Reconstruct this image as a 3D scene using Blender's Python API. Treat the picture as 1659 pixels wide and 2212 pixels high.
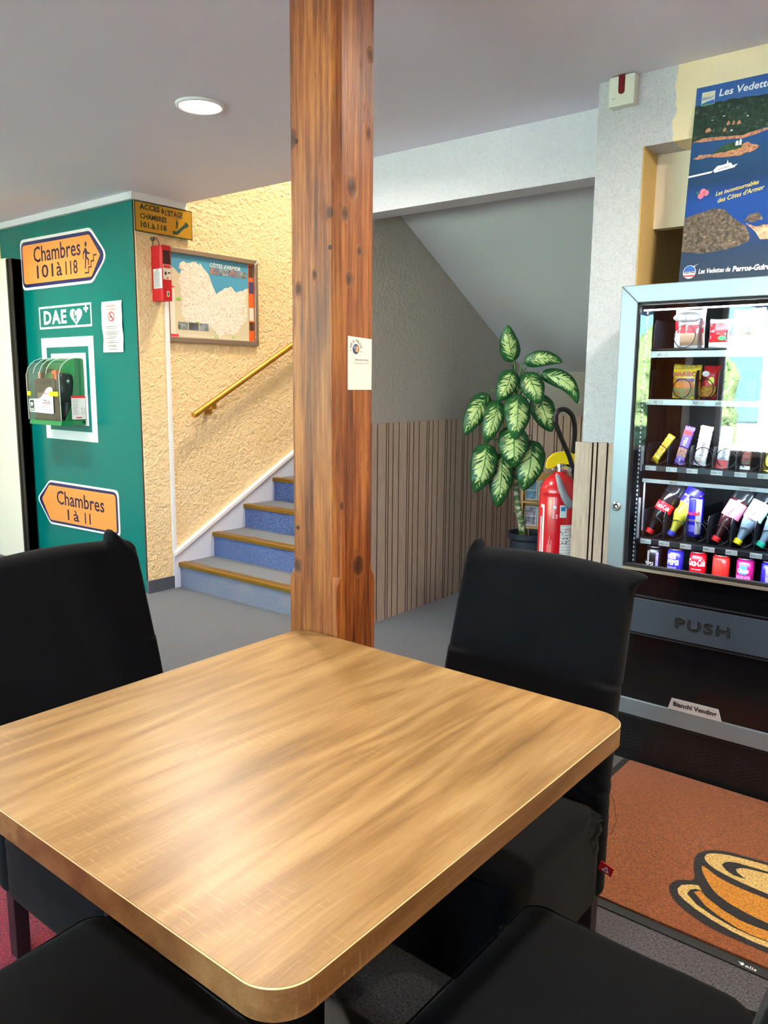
import bpy, bmesh, math, random
from mathutils import Vector, Matrix, noise
random.seed(7)
for o in list(bpy.data.objects):
    bpy.data.objects.remove(o)
SC = bpy.context.scene
COL = SC.collection
PI = math.pi

# ------------------------------------------------------------ camera
cam_d = bpy.data.cameras.new('camera'); cam = bpy.data.objects.new('camera', cam_d); COL.objects.link(cam)
cam_d.sensor_fit = 'VERTICAL'; cam_d.sensor_height = 36.0; cam_d.lens = 36.0 * 1723.59 / 2212.0
cam_d.clip_start = 0.05; cam_d.clip_end = 200
R_ = Vector((0.77774226, 0.62852125, 0.00883274)); U_ = Vector((-0.10747378, 0.11911861, 0.98704617)); F_ = Vector((-0.61932735, 0.7686168, -0.16019313))
m = Matrix.Identity(4)
for i in range(3):
    m[i][0] = R_[i]; m[i][1] = U_[i]; m[i][2] = -F_[i]
m[2][3] = 1.40
cam.matrix_world = m
SC.camera = cam

# ------------------------------------------------------------ world, sun, exposure
SC.view_settings.view_transform = 'Standard'; SC.view_settings.look = 'None'
SC.view_settings.exposure = 1.5; SC.view_settings.gamma = 1.0; SC.view_settings.use_curve_mapping = False
W = bpy.data.worlds.new('world'); SC.world = W; W.use_nodes = True
wn = W.node_tree; bg = wn.nodes['Background']
sky = wn.nodes.new('ShaderNodeTexSky'); sky.sky_type = 'HOSEK_WILKIE'
sky.sun_direction = Vector((0.35, 0.6, 0.75)).normalized(); sky.turbidity = 3.0; sky.ground_albedo = 0.4
wn.links.new(sky.outputs[0], bg.inputs[0]); bg.inputs[1].default_value = 28.0
sd = bpy.data.lights.new('sun', 'SUN'); sd.energy = 58.0; sd.angle = 0.01; sd.color = (1, 0.95, 0.86)
sun = bpy.data.objects.new('sun', sd); COL.objects.link(sun)
sun.rotation_euler = Vector((0.35, 0.6, 0.75)).to_track_quat('Z', 'Y').to_euler(); sun.location = (0, 0, 12)

# ceiling spot positions (x, y); only the first is in the frame, most others are added for light
SPOTS = [(-2.85, 2.285), (-0.3, 2.2), (-2.85, -0.6), (-0.3, -0.6), (-5.3, 2.0), (-5.3, -0.6), (1.7, 1.0)]
SPOT_W = 13.5
STAIR_W = 54.0

# ------------------------------------------------------------ helpers
def S(r, g, b, a=1.0):
    f = lambda c: (c / 255 / 12.92) if c / 255 <= 0.04045 else ((c / 255 + 0.055) / 1.055) ** 2.4
    return (f(r), f(g), f(b), a)

class NT:
    """tiny node-building helper"""
    def __init__(s, name):
        s.m = bpy.data.materials.new(name); s.m.use_nodes = True; s.t = s.m.node_tree
        s.b = s.t.nodes['Principled BSDF']; s.out = s.t.nodes['Material Output']
    def n(s, kind, **kw):
        nd = s.t.nodes.new('ShaderNode' + kind)
        for k, v in kw.items():
            if k.startswith('i_'):
                key = k[2:]; key = int(key) if key.isdigit() else key.replace('_', ' ')
                s.set(nd.inputs[key], v)
            else:
                setattr(nd, k, v)
        return nd
    def set(s, sock, v):
        if hasattr(v, 'links') or isinstance(v, bpy.types.NodeSocket):
            s.t.links.new(v, sock)
        else:
            sock.default_value = v
    def math(s, op, a, b=0.0, c=None, clamp=False):
        nd = s.t.nodes.new('ShaderNodeMath'); nd.operation = op; nd.use_clamp = clamp
        s.set(nd.inputs[0], a); s.set(nd.inputs[1], b)
        if c is not None: s.set(nd.inputs[2], c)
        return nd.outputs[0]
    def mix(s, f, a, b, mode='MIX'):
        nd = s.t.nodes.new('ShaderNodeMix'); nd.data_type = 'RGBA'; nd.blend_type = mode
        s.set(nd.inputs[0], f); s.set(nd.inputs[6], a); s.set(nd.inputs[7], b)
        return nd.outputs[2]
    def ramp(s, f, stops, interp='LINEAR'):
        nd = s.t.nodes.new('ShaderNodeValToRGB'); s.set(nd.inputs[0], f); e = nd.color_ramp.elements
        nd.color_ramp.interpolation = interp
        while len(e) < len(stops): e.new(0.5)
        for k, (p, c) in enumerate(stops):
            e[k].position = p; e[k].color = c if len(c) == 4 else (*c, 1)
        return nd.outputs[0]
    def coord(s, scale=(1, 1, 1), rot=(0, 0, 0), kind='Object', loc=(0, 0, 0)):
        tc = s.n('TexCoord'); mp = s.n('Mapping'); s.set(mp.inputs[0], tc.outputs[kind])
        mp.inputs['Scale'].default_value = scale; mp.inputs['Rotation'].default_value = rot; mp.inputs['Location'].default_value = loc
        return mp.outputs[0]
    def noise(s, vec, scale, detail=3, rough=0.5, dist=0.0):
        nd = s.n('TexNoise'); s.set(nd.inputs['Vector'], vec); nd.inputs['Scale'].default_value = scale
        nd.inputs['Detail'].default_value = detail; nd.inputs['Roughness'].default_value = rough; nd.inputs['Distortion'].default_value = dist
        return nd.outputs[0]
    def vor(s, vec, scale, feature='F1', rnd=1.0):
        nd = s.n('TexVoronoi', feature=feature); s.set(nd.inputs['Vector'], vec); nd.inputs['Scale'].default_value = scale
        nd.inputs['Randomness'].default_value = rnd
        return nd
    def bump(s, h, strength=0.3, dist=0.002):
        nd = s.n('Bump'); s.set(nd.inputs['Height'], h); nd.inputs['Strength'].default_value = strength; nd.inputs['Distance'].default_value = dist
        s.t.links.new(nd.outputs[0], s.b.inputs['Normal'])
    def base(s, col, rough=0.5, metal=0.0, **kw):
        s.set(s.b.inputs['Base Color'], col); s.set(s.b.inputs['Roughness'], rough); s.set(s.b.inputs['Metallic'], metal)
        for k, v in kw.items(): s.set(s.b.inputs[k.replace('_', ' ')], v)
        return s

def M(name, col, rough=0.5, metal=0.0, bump=None, var=None, coat=0.0, emit=None, spec=None):
    t = NT(name); c = col
    if var:
        c = t.mix(t.ramp(t.noise(t.coord(), var[0], 4), [(0.3, (0, 0, 0)), (0.7, (1, 1, 1))]), col, var[1])
    t.base(c, rough, metal)
    if bump: t.bump(t.noise(t.coord(), bump[0], 4), bump[1], bump[2] if len(bump) > 2 else 0.002)
    if coat: t.b.inputs['Coat Weight'].default_value = coat; t.b.inputs['Coat Roughness'].default_value = 0.05
    if spec is not None: t.b.inputs['Specular IOR Level'].default_value = spec
    if emit: t.b.inputs['Emission Color'].default_value = emit[0]; t.b.inputs['Emission Strength'].default_value = emit[1]
    return t.m

BUILT = []
class MB:
    """mesh builder; off = world location of the parent, subtracted from every point"""
    def __init__(s, off=(0, 0, 0)):
        s.v = []; s.f = []; s.mi = []; s.off = Vector(off); s.uv = {}
    def add(s, vs, fs, mi=0, M4=None):
        k = len(s.v)
        for p in vs:
            p = Vector(p)
            if M4 is not None: p = M4 @ p
            s.v.append(p - s.off)
        for f in fs: s.f.append(tuple(k + i for i in f)); s.mi.append(mi)
        return k
    def box(s, x0, x1, y0, y1, z0, z1, mi=0, M4=None):
        s.add([(x0, y0, z0), (x1, y0, z0), (x1, y1, z0), (x0, y1, z0), (x0, y0, z1), (x1, y0, z1), (x1, y1, z1), (x0, y1, z1)],
              [(0, 3, 2, 1), (4, 5, 6, 7), (0, 1, 5, 4), (1, 2, 6, 5), (2, 3, 7, 6), (3, 0, 4, 7)], mi, M4)
    def prism(s, pts, fr, n0, n1, mi=0, side=None):
        """pts (u, v) counter-clockwise in frame fr = (origin, U, V); normal N = U x V; from n0 to n1"""
        O, Uu, Vv = [Vector(a) for a in fr]; N = Uu.cross(Vv); k = len(pts)
        a = [O + Uu * p[0] + Vv * p[1] + N * n0 for p in pts]; b = [O + Uu * p[0] + Vv * p[1] + N * n1 for p in pts]
        i = s.add(a + b, [])
        s.f.append(tuple(range(i + k, i + 2 * k))); s.mi.append(mi)
        s.f.append(tuple(reversed(range(i, i + k)))); s.mi.append(mi)
        for j in range(k):
            s.f.append((i + j, i + (j + 1) % k, i + k + (j + 1) % k, i + k + j)); s.mi.append(mi if side is None else side)
    def flat(s, pts, fr, n, mi=0):
        O, Uu, Vv = [Vector(a) for a in fr]; N = Uu.cross(Vv)
        i = s.add([O + Uu * p[0] + Vv * p[1] + N * n for p in pts], []); s.f.append(tuple(range(i, i + len(pts)))); s.mi.append(mi)
    def tube(s, path, r, n=8, mi=0, caps=True, closed=False):
        P = [Vector(p) for p in path]; rs = r if isinstance(r, (list, tuple)) else [r] * len(P)
        up = None; rings = []; base = len(s.v)
        for i, p in enumerate(P):
            if closed: t = (P[(i + 1) % len(P)] - P[i - 1]).normalized()
            else: t = (P[min(i + 1, len(P) - 1)] - P[max(i - 1, 0)]).normalized()
            if up is None: up = t.orthogonal().normalized()
            up = (up - t * up.dot(t))
            up = up.normalized() if up.length > 1e-6 else t.orthogonal().normalized()
            w = t.cross(up)
            rings.append([p + (up * math.cos(2 * PI * k / n) + w * math.sin(2 * PI * k / n)) * rs[i] for k in range(n)])
        for rg in rings: s.add(rg, [])
        L = len(P)
        for i in range(L if closed else L - 1):
            a = base + i * n; b = base + ((i + 1) % L) * n
            for k in range(n): s.f.append((a + k, a + (k + 1) % n, b + (k + 1) % n, b + k)); s.mi.append(mi)
        if caps and not closed:
            s.f.append(tuple(base + k for k in reversed(range(n)))); s.mi.append(mi)
            s.f.append(tuple(base + (L - 1) * n + k for k in range(n))); s.mi.append(mi)
    def lathe(s, prof, n=24, M4=None, mi=0, mis=None):
        """prof: (r, z) from bottom to top around z"""
        base = len(s.v)
        for r, z in prof: s.add([(r * math.cos(2 * PI * k / n), r * math.sin(2 * PI * k / n), z) for k in range(n)], [], 0, M4)
        for i in range(len(prof) - 1):
            a = base + i * n; b = a + n
            for k in range(n):
                s.f.append((a + k, a + (k + 1) % n, b + (k + 1) % n, b + k)); s.mi.append(mis[i] if mis else mi)
        if prof[0][0] > 1e-5: s.f.append(tuple(base + k for k in reversed(range(n)))); s.mi.append(mis[0] if mis else mi)
        if prof[-1][0] > 1e-5:
            e = base + (len(prof) - 1) * n; s.f.append(tuple(e + k for k in range(n))); s.mi.append(mis[-1] if mis else mi)
    def rbox(s, w, d, h, r, n=(8, 4, 8), c=(0, 0, 0), fn=None, mi=0, seg=3):
        """rounded box with a fine grid, optionally deformed by fn(p) -> p"""
        hs = [w / 2, d / 2, h / 2]; rr = r if isinstance(r, (list, tuple)) else (r, r, r)
        def ax(i):
            q = hs[i]; a = [-q + rr[i] * (1 - math.cos(PI / 2 * k / seg)) for k in range(seg)]
            inner = [-(q - rr[i]) + 2 * (q - rr[i]) * k / n[i] for k in range(n[i] + 1)]
            return a + inner + [-t for t in reversed(a)]
        A = [ax(0), ax(1), ax(2)]; idx = {}
        def vert(i, j, k):
            key = (i, j, k)
            if key in idx: return idx[key]
            p = Vector((A[0][i], A[1][j], A[2][k])); q = Vector([max(-(hs[a] - rr[a]), min(hs[a] - rr[a], p[a])) for a in range(3)])
            dlt = Vector([(p[a] - q[a]) / rr[a] for a in range(3)])
            if dlt.length > 1e-9:
                mx = max(abs(t) for t in dlt); dl = dlt.normalized() * mx if mx < 1 else dlt.normalized()
                p = q + Vector([dl[a] * rr[a] for a in range(3)])
            p = p + Vector(c)
            if fn: p = Vector(fn(p))
            idx[key] = len(s.v); s.v.append(p - s.off); return idx[key]
        X, Y, Z = [len(a) - 1 for a in A]
        def q4(a, b, c_, d_): s.f.append((a, b, c_, d_)); s.mi.append(mi)
        for i in range(X):
            for j in range(Y):
                q4(vert(i, j, 0), vert(i, j + 1, 0), vert(i + 1, j + 1, 0), vert(i + 1, j, 0))
                q4(vert(i, j, Z), vert(i + 1, j, Z), vert(i + 1, j + 1, Z), vert(i, j + 1, Z))
        for i in range(X):
            for k in range(Z):
                q4(vert(i, 0, k), vert(i + 1, 0, k), vert(i + 1, 0, k + 1), vert(i, 0, k + 1))
                q4(vert(i, Y, k), vert(i, Y, k + 1), vert(i + 1, Y, k + 1), vert(i + 1, Y, k))
        for j in range(Y):
            for k in range(Z):
                q4(vert(0, j, k), vert(0, j, k + 1), vert(0, j + 1, k + 1), vert(0, j + 1, k))
                q4(vert(X, j, k), vert(X, j + 1, k), vert(X, j + 1, k + 1), vert(X, j, k + 1))
    def build(s, name, mats, parent=None, smooth=False, bevel=0, bseg=2, **props):
        me = bpy.data.meshes.new(name); me.from_pydata([tuple(p) for p in s.v], [], s.f)
        mats = mats if isinstance(mats, (list, tuple)) else [mats]
        for mm in mats: me.materials.append(mm)
        for p, i in zip(me.polygons, s.mi): p.material_index = min(i, len(mats) - 1)
        if bevel:
            b = bmesh.new(); b.from_mesh(me)
            bmesh.ops.bevel(b, geom=[e for e in b.edges if len(e.link_faces) == 2 and e.calc_face_angle(0) > 0.5], offset=bevel, segments=bseg, affect='EDGES', profile=0.6, clamp_overlap=True)
            b.to_mesh(me); b.free()
        if smooth:
            for p in me.polygons: p.use_smooth = True
            if smooth == 'auto':
                b = bmesh.new(); b.from_mesh(me)
                for e in b.edges:
                    if len(e.link_faces) == 2 and e.calc_face_angle(0) > 0.6: e.smooth = False
                b.to_mesh(me); b.free()
        o = bpy.data.objects.new(name, me); COL.objects.link(o)
        if parent is not None: o.parent = parent
        for k, v in props.items(): o[k] = v
        BUILT.append(o)
        return o

def thing(name, label, cat, loc=(0, 0, 0), rz=0.0, group=None):
    o = bpy.data.objects.new(name, None); COL.objects.link(o); o.location = loc; o.rotation_euler = (0, 0, rz)
    o.empty_display_size = 0.1
    o['label'] = label; o['category'] = cat
    if group: o['group'] = group
    return o
def tag(o, label, cat, group=None):
    o['label'] = label; o['category'] = cat
    if group: o['group'] = group
    return o
def struct(o, label=None):
    o['kind'] = 'structure'
    if label: o['label'] = label
    return o
def copy_tree(o, parent=None):
    kids = list(o.children); c = o.copy(); COL.objects.link(c)
    if parent is not None: c.parent = parent
    for k in kids: copy_tree(k, c)
    return c

def text(body, fr, box, mat, parent=None, off=(0, 0, 0), n=0.0008, ext=0.0003, slant=0.0, name='lettering', space=1.0, rot=0.0, bold=0.0):
    """lettering fitted into box (u, v, width, height) of frame fr"""
    cu = bpy.data.curves.new('txt', 'FONT'); cu.body = body; cu.size = 1; cu.extrude = 0.0; cu.resolution_u = 2; cu.space_character = space
    cu.align_x = 'LEFT'; cu.offset = bold
    t = bpy.data.objects.new('txt', cu); COL.objects.link(t)
    dg = bpy.context.evaluated_depsgraph_get(); me = bpy.data.meshes.new_from_object(t.evaluated_get(dg))
    COL.objects.unlink(t); bpy.data.objects.remove(t); bpy.data.curves.remove(cu)
    xs = [v.co.x for v in me.vertices]; ys = [v.co.y for v in me.vertices]
    if not xs: return None
    x0, x1, y0, y1 = min(xs), max(xs), min(ys), max(ys)
    O, Uu, Vv = [Vector(a) for a in fr]; N = Uu.cross(Vv); cr, sr = math.cos(rot), math.sin(rot)
    mb = MB(off); P = []
    for v in me.vertices:
        a = (v.co.x - x0) / (x1 - x0) * box[2]; b = (v.co.y - y0) / (y1 - y0) * box[3]; a += slant * b
        u = box[0] + a * cr - b * sr; w = box[1] + a * sr + b * cr
        P.append(O + Uu * u + Vv * w + N * n)
    mb.add(P, [tuple(p.vertices) for p in me.polygons]); bpy.data.meshes.remove(me)
    # make sure the faces look along N
    o = mb.build(name, mat, parent)
    return o

def circle(cx, cy, rx, ry=None, n=24, a0=0.0, a1=2 * PI):
    ry = rx if ry is None else ry
    full = abs(a1 - a0 - 2 * PI) < 1e-6; k = n if full else n + 1
    return [(cx + rx * math.cos(a0 + (a1 - a0) * i / n), cy + ry * math.sin(a0 + (a1 - a0) * i / n)) for i in range(k)]
def rrect(x0, x1, y0, y1, r, n=6):
    P = []
    for cx, cy, a in ((x1 - r, y1 - r, 0), (x0 + r, y1 - r, PI / 2), (x0 + r, y0 + r, PI), (x1 - r, y0 + r, 1.5 * PI)):
        P += [(cx + r * math.cos(a + PI / 2 * i / n), cy + r * math.sin(a + PI / 2 * i / n)) for i in range(n + 1)]
    return P
def rpoly(pts, r, n=4):
    """round the corners of a polygon; r one radius or a list"""
    out = []; k = len(pts)
    for i, p in enumerate(pts):
        a = Vector(pts[i - 1]); b = Vector(p); c = Vector(pts[(i + 1) % k]); rr = r[i] if isinstance(r, (list, tuple)) else r
        d1 = (a - b); d2 = (c - b); q = min(rr, d1.length * 0.45, d2.length * 0.45)
        if q < 1e-5: out.append(tuple(b)); continue
        s0 = b + d1.normalized() * q; s1 = b + d2.normalized() * q
        for j in range(n + 1):
            t = j / n; out.append(tuple(s0 * (1 - t) ** 2 + b * 2 * t * (1 - t) + s1 * t * t))
    return out
def rough_line(pts, amp, sub=6, seed=0):
    out = []; rnd = random.Random(seed)
    for i in range(len(pts) - 1):
        a = Vector(pts[i]); b = Vector(pts[i + 1])
        for j in range(sub):
            p = a.lerp(b, j / sub)
            if j: p = p + Vector((rnd.uniform(-amp, amp), rnd.uniform(-amp, amp)))
            out.append(tuple(p))
    out.append(tuple(pts[-1])); return out

FY = lambda x, y, z: ((x, y, z), (1, 0, 0), (0, 0, 1))          # looks along -Y
FX = lambda x, y, z: ((x, y, z), (0, 1, 0), (0, 0, 1))          # looks along +X
FZ = lambda x, y, z: ((x, y, z), (1, 0, 0), (0, 1, 0))          # looks along +Z

# ------------------------------------------------------------ materials
def plaster(name, col, scale=45, strength=0.5, dist=0.004, col2=None, sx=1.0):
    t = NT(name); c = t.coord((1, 1, sx))
    a = t.noise(c, scale, 3, 0.55, 0.6); b = t.noise(c, scale * 2.6, 2)
    h = t.math('ADD', a, t.math('MULTIPLY', b, 0.35))
    colr = t.mix(t.ramp(t.noise(c, 2.0, 3), [(0.3, (0, 0, 0)), (0.75, (1, 1, 1))]), col, col2 or col)
    t.base(colr, 0.75); t.b.inputs['Specular IOR Level'].default_value = 0.3; t.bump(h, strength, dist); return t.m

def wormy(name, col, col2, cream=None, edge=None):
    """rolled render with worm-like marks; cream paint takes over right of x = edge"""
    t = NT(name); c = t.coord()
    v = t.noise(c, 70, 3, 0.6, 1.6)
    band = t.math('SUBTRACT', 1.0, t.math('MULTIPLY', t.math('ABSOLUTE', t.math('SUBTRACT', v, 0.5)), 9.0), clamp=True)
    base = t.mix(t.math('MULTIPLY', band, 0.55), col, col2)
    if cream:
        sx = t.n('SeparateXYZ'); t.set(sx.inputs[0], t.n('TexCoord').outputs['Object'])
        e = t.math('ADD', sx.outputs[0], t.math('MULTIPLY', t.math('SUBTRACT', t.noise(c, 26, 4), 0.5), 0.05))
        msk = t.math('GREATER_THAN', e, edge)
        base = t.mix(msk, base, cream)
    t.base(base, 0.62); t.b.inputs['Specular IOR Level'].default_value = 0.35
    t.bump(t.math('ADD', v, t.math('MULTIPLY', t.noise(c, 160, 2), 0.3)), 0.6, 0.003); return t.m

def carpet(name, c1, c2, scale=400, stain=None):
    t = NT(name); c = t.coord()
    f = t.ramp(t.noise(c, scale, 3, 0.7), [(0.38, (0, 0, 0)), (0.62, (1, 1, 1))])
    col = t.mix(f, c1, c2)
    if stain: col = t.mix(t.ramp(t.noise(c, 1.3, 4, 0.6), [(0.42, (0, 0, 0)), (0.75, (0.75, 0.75, 0.75))]), col, stain)
    t.base(col, 0.95); t.b.inputs['Specular IOR Level'].default_value = 0.1
    t.b.inputs['Sheen Weight'].default_value = 0.3
    t.bump(t.noise(c, scale * 0.7, 3, 0.7), 0.6, 0.003); return t.m

def table_wood(name, dark, mid, light):
    t = NT(name)
    c = t.coord((9, .7, 9)); cf = t.coord((85, 4.0, 85)); cc = t.coord((3.2, 0.55, 3.2))
    big = t.noise(cc, 1.5, 2, 0.4, 0.3)
    rings = t.math('SINE', t.math('MULTIPLY', big, 70.0))
    rings = t.math('MULTIPLY', t.math('ADD', rings, 1.0), 0.5)
    g1 = t.noise(c, 2.2, 4, 0.6, 0.1); g2 = t.noise(cf, 2.6, 4, 0.7, 0.05)
    f = t.math('ADD', t.math('MULTIPLY', g1, 0.75), t.math('ADD', t.math('MULTIPLY', g2, 0.42), t.math('MULTIPLY', rings, 0.13)))
    col = t.ramp(f, [(0.34, dark), (0.60, mid), (0.86, light)])
    # cross-cut saw marks: short pale dashes across the grain in a few patches
    sx = t.n('SeparateXYZ'); t.set(sx.inputs[0], t.n('TexCoord').outputs['Object'])
    wob = t.noise(t.coord((1, 1, 1)), 7.0, 3)
    yy = t.math('ADD', t.math('MULTIPLY', sx.outputs[1], 70.0), t.math('MULTIPLY', wob, 2.0))
    saw = t.math('GREATER_THAN', t.math('FRACT', yy), 0.84)
    patch = t.ramp(t.noise(t.coord((7, 2.2, 7)), 1.5, 3, 0.6), [(0.50, (0, 0, 0)), (0.64, (1, 1, 1))])
    brk = t.ramp(t.noise(t.coord((30, 90, 30)), 2.0, 2), [(0.44, (0, 0, 0)), (0.6, (1, 1, 1))])
    mask = t.math('MULTIPLY', t.math('MULTIPLY', saw, patch), t.math('MULTIPLY', brk, 0.22))
    col = t.mix(mask, col, S(236, 205, 150))
    t.base(col, t.math('ADD', 0.26, t.math('MULTIPLY', g2, 0.14))); t.b.inputs['Specular IOR Level'].default_value = 0.5
    t.bump(t.math('ADD', g2, t.math('MULTIPLY', t.noise(t.coord((170, 14, 170)), 3.0, 3), 0.7)), 0.28, 0.0012); return t.m

def post_wood(name):
    t = NT(name)
    KN = [(.022, -.075, 2.30, .013), (-.062, -.075, 1.987, .018), (.062, -.075, 1.80, .016), (-.057, -.075, .918, .020), (-.045, -.075, 1.63, .014), (.012, -.075, 1.66, .010),
          (.085, .045, 2.18, .013), (.085, -.02, 1.865, .024), (.085, -.045, 1.80, .016), (.085, .008, 1.72, .012), (.085, -.03, 1.65, .016), (.085, .008, .925, .030), (.085, -.055, 1.09, .010), (.085, .04, 2.0, .012)]
    oc = t.n('TexCoord').outputs['Object']; kk = None
    for kx, ky, kz, kr in KN:
        v = t.n('VectorMath', operation='SUBTRACT'); t.set(v.inputs[0], oc); v.inputs[1].default_value = (kx, ky, kz)
        v2 = t.n('VectorMath', operation='MULTIPLY'); t.set(v2.inputs[0], v.outputs[0]); v2.inputs[1].default_value = (1, 1, .72)
        ln = t.n('VectorMath', operation='LENGTH'); t.set(ln.inputs[0], v2.outputs[0])
        q = t.math('SUBTRACT', 1.0, t.math('DIVIDE', ln.outputs['Value'], kr * 1.05), clamp=True)
        kk = q if kk is None else t.math('MAXIMUM', kk, q)
    def warp(vec, amt):
        cb = t.n('CombineXYZ'); w = t.math('MULTIPLY', kk, amt)
        t.set(cb.inputs[0], w); t.set(cb.inputs[1], w); a = t.n('VectorMath', operation='ADD'); t.set(a.inputs[0], vec); t.set(a.inputs[1], cb.outputs[0]); return a.outputs[0]
    c = warp(t.coord((14, 14, 1.0)), 1.2); cf = warp(t.coord((70, 70, 2.6)), 5.0)
    # knots warp the grain
    kv = t.vor(t.coord((7.0, 7.0, 2.3), loc=(0.31, 0.12, 0.4)), 1.0); kd = kv.outputs['Distance']
    knot = t.ramp(kd, [(0.0, (1, 1, 1)), (0.07, (0.9, 0.9, 0.9)), (0.16, (0.25, 0.25, 0.25)), (0.32, (0, 0, 0))])
    g1 = t.noise(c, 2.0, 5, 0.6, 0.5); g2 = t.noise(cf, 2.6, 4, 0.75)
    g3 = t.noise(t.coord((34, 34, 0.9)), 2.0, 3, 0.6, 0.3)
    f = t.math('ADD', t.math('MULTIPLY', g1, 0.45), t.math('ADD', t.math('MULTIPLY', g2, 0.35), t.math('MULTIPLY', g3, 0.35)))
    col = t.ramp(f, [(0.42, S(64, 26, 8)), (0.54, S(132, 68, 26)), (0.68, S(182, 112, 50))])
    k2 = t.vor(t.coord((11.0, 11.0, 4.2), loc=(0.7, 0.4, 0.2)), 1.0).outputs['Distance']
    kn2 = t.ramp(k2, [(0.0, (1, 1, 1)), (0.05, (0.8, 0.8, 0.8)), (0.10, (0.2, 0.2, 0.2)), (0.2, (0, 0, 0))])
    col = t.mix(t.math('MULTIPLY', kn2, 0.3), col, S(48, 20, 10))
    col = t.mix(t.math('MULTIPLY', knot, 0.3), col, S(66, 30, 14))
    # worn dark specks and smears where the stain has gone into the grain
    rg = t.math('ADD', .85, t.math('MULTIPLY', t.math('SINE', t.math('MULTIPLY', kk, 17.0)), .08))
    col = t.mix(t.math('MULTIPLY', t.ramp(kk, [(.05, (0, 0, 0)), (.35, (.35, .35, .35)), (.55, (.85, .85, .85)), (1, (1, 1, 1))]), rg), col, S(44, 18, 8))
    sp = t.ramp(t.noise(t.coord((46, 46, 8)), 2.2, 4, 0.75), [(0.60, (0, 0, 0)), (0.68, (1, 1, 1))])
    zone = t.ramp(t.noise(t.coord((5, 5, 1.1)), 2.0, 3), [(0.46, (0, 0, 0)), (0.62, (1, 1, 1))])
    col = t.mix(t.math('MULTIPLY', t.math('MULTIPLY', sp, zone), 0.8), col, S(56, 26, 16))
    t.base(col, 0.42); t.b.inputs['Coat Weight'].default_value = 0.25; t.b.inputs['Coat Roughness'].default_value = 0.25
    t.bump(t.math('SUBTRACT', t.math('ADD', g2, g1), t.math('MULTIPLY', sp, 0.6)), 0.45, 0.0025); return t.m

def slat_wood(name, a, b):
    t = NT(name); c = t.coord((60, 60, 5)); oi = t.n('ObjectInfo')
    v = t.n('VectorMath', operation='ADD'); t.set(v.inputs[0], c); cmb = t.n('CombineXYZ'); t.set(cmb.inputs[2], t.math('MULTIPLY', oi.outputs['Random'], 30.0)); t.set(v.inputs[1], cmb.outputs[0])
    g = t.noise(v.outputs[0], 1.6, 5, 0.65, 1.2)
    t.base(t.ramp(g, [(0.3, a), (0.68, b)]), 0.55); t.bump(g, 0.15, 0.001); return t.m

def clear(name, tint=(1, 1, 1, 1), rough=0.0, ior=1.5, boost=1.0, body=0.0, bodycol=(1, 1, 1, 1)):
    """thin clear sheet: transparent plus Fresnel mirror, with an optional share of diffuse body"""
    t = NT(name); t.t.nodes.remove(t.b)
    tr = t.n('BsdfTransparent'); tr.inputs[0].default_value = tint
    gl = t.n('BsdfGlossy'); gl.inputs['Roughness'].default_value = rough
    fr = t.n('Fresnel'); fr.inputs[0].default_value = ior
    mx = t.n('MixShader'); t.set(mx.inputs[0], t.math('MULTIPLY', fr.outputs[0], boost, clamp=True)); t.set(mx.inputs[1], tr.outputs[0]); t.set(mx.inputs[2], gl.outputs[0])
    last = mx.outputs[0]
    if body:
        df = t.n('BsdfDiffuse'); df.inputs[0].default_value = bodycol
        m2 = t.n('MixShader'); m2.inputs[0].default_value = body; t.set(m2.inputs[1], last); t.set(m2.inputs[2], df.outputs[0]); last = m2.outputs[0]
    t.set(t.out.inputs[0], last); return t.m

def brushed(name, col, rough=0.35, axis=(2, 2, 200)):
    t = NT(name); g = t.noise(t.coord(axis), 3.0, 3, 0.6)
    t.base(t.mix(t.math('MULTIPLY', g, 0.25), col, (col[0] * .7, col[1] * .7, col[2] * .7, 1)), rough, 0.55); t.bump(g, 0.05, 0.0005); return t.m

m_cream = plaster('cream_plaster', S(243, 217, 172), 30, 1.0, 0.016, S(240, 210, 160))
m_cream2 = plaster('cream_plaster_smooth', S(238, 222, 188), 60, 0.4, 0.003)
m_cream3 = plaster('pale_paint', S(236, 224, 200), 120, 0.05, 0.001)
m_taupe = plaster('taupe_plaster', S(182, 176, 168), 40, 0.8, 0.010)
m_soffit = plaster('smooth_grey_plaster', S(206, 208, 214), 30, 0.08, 0.003)
m_ceil = M('ceiling_paint', S(241, 238, 254), 0.6, bump=(18, 0.12, 0.004), var=(1.5, S(237, 234, 252)))
m_grey = wormy('grey_rolled_render', S(216, 214, 224), S(238, 236, 244))
m_pil = wormy('grey_and_cream_render', S(188, 188, 196), S(224, 224, 228), cream=S(241, 222, 184), edge=-1.135)
m_reveal = plaster('ochre_cream_reveal', S(232, 196, 128), 60, 0.4, 0.003)
m_white = M('white_gloss_paint', S(236, 236, 240), 0.35)
m_stringer = M('stringer_paint', S(214, 218, 232), 0.45)
m_floor = carpet('grey_carpet', S(30, 31, 37), S(90, 88, 94), 170, S(62, 54, 58))
m_redrug = carpet('red_carpet', S(70, 6, 22), S(150, 24, 50), 190)
m_bluec = carpet('blue_riser_carpet', S(36, 48, 96), S(104, 124, 172), 190)
m_bluew = carpet('worn_blue_riser_carpet', S(66, 76, 108), S(122, 130, 152), 190, S(140, 132, 128))
m_tread = carpet('tread_carpet', S(70, 70, 76), S(100, 100, 106), 190)
m_skirt = carpet('carpet_baseboard', S(48, 54, 66), S(84, 90, 102), 380)
m_brass = M('worn_brass', S(140, 104, 34), 0.4, 0.6, bump=(60, 0.1))
m_gold = M('gold_rail', S(206, 156, 60), 0.34, 0.85)
m_green = M('glossy_teal_panel', S(3, 112, 104), 0.22, spec=0.3)
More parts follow.
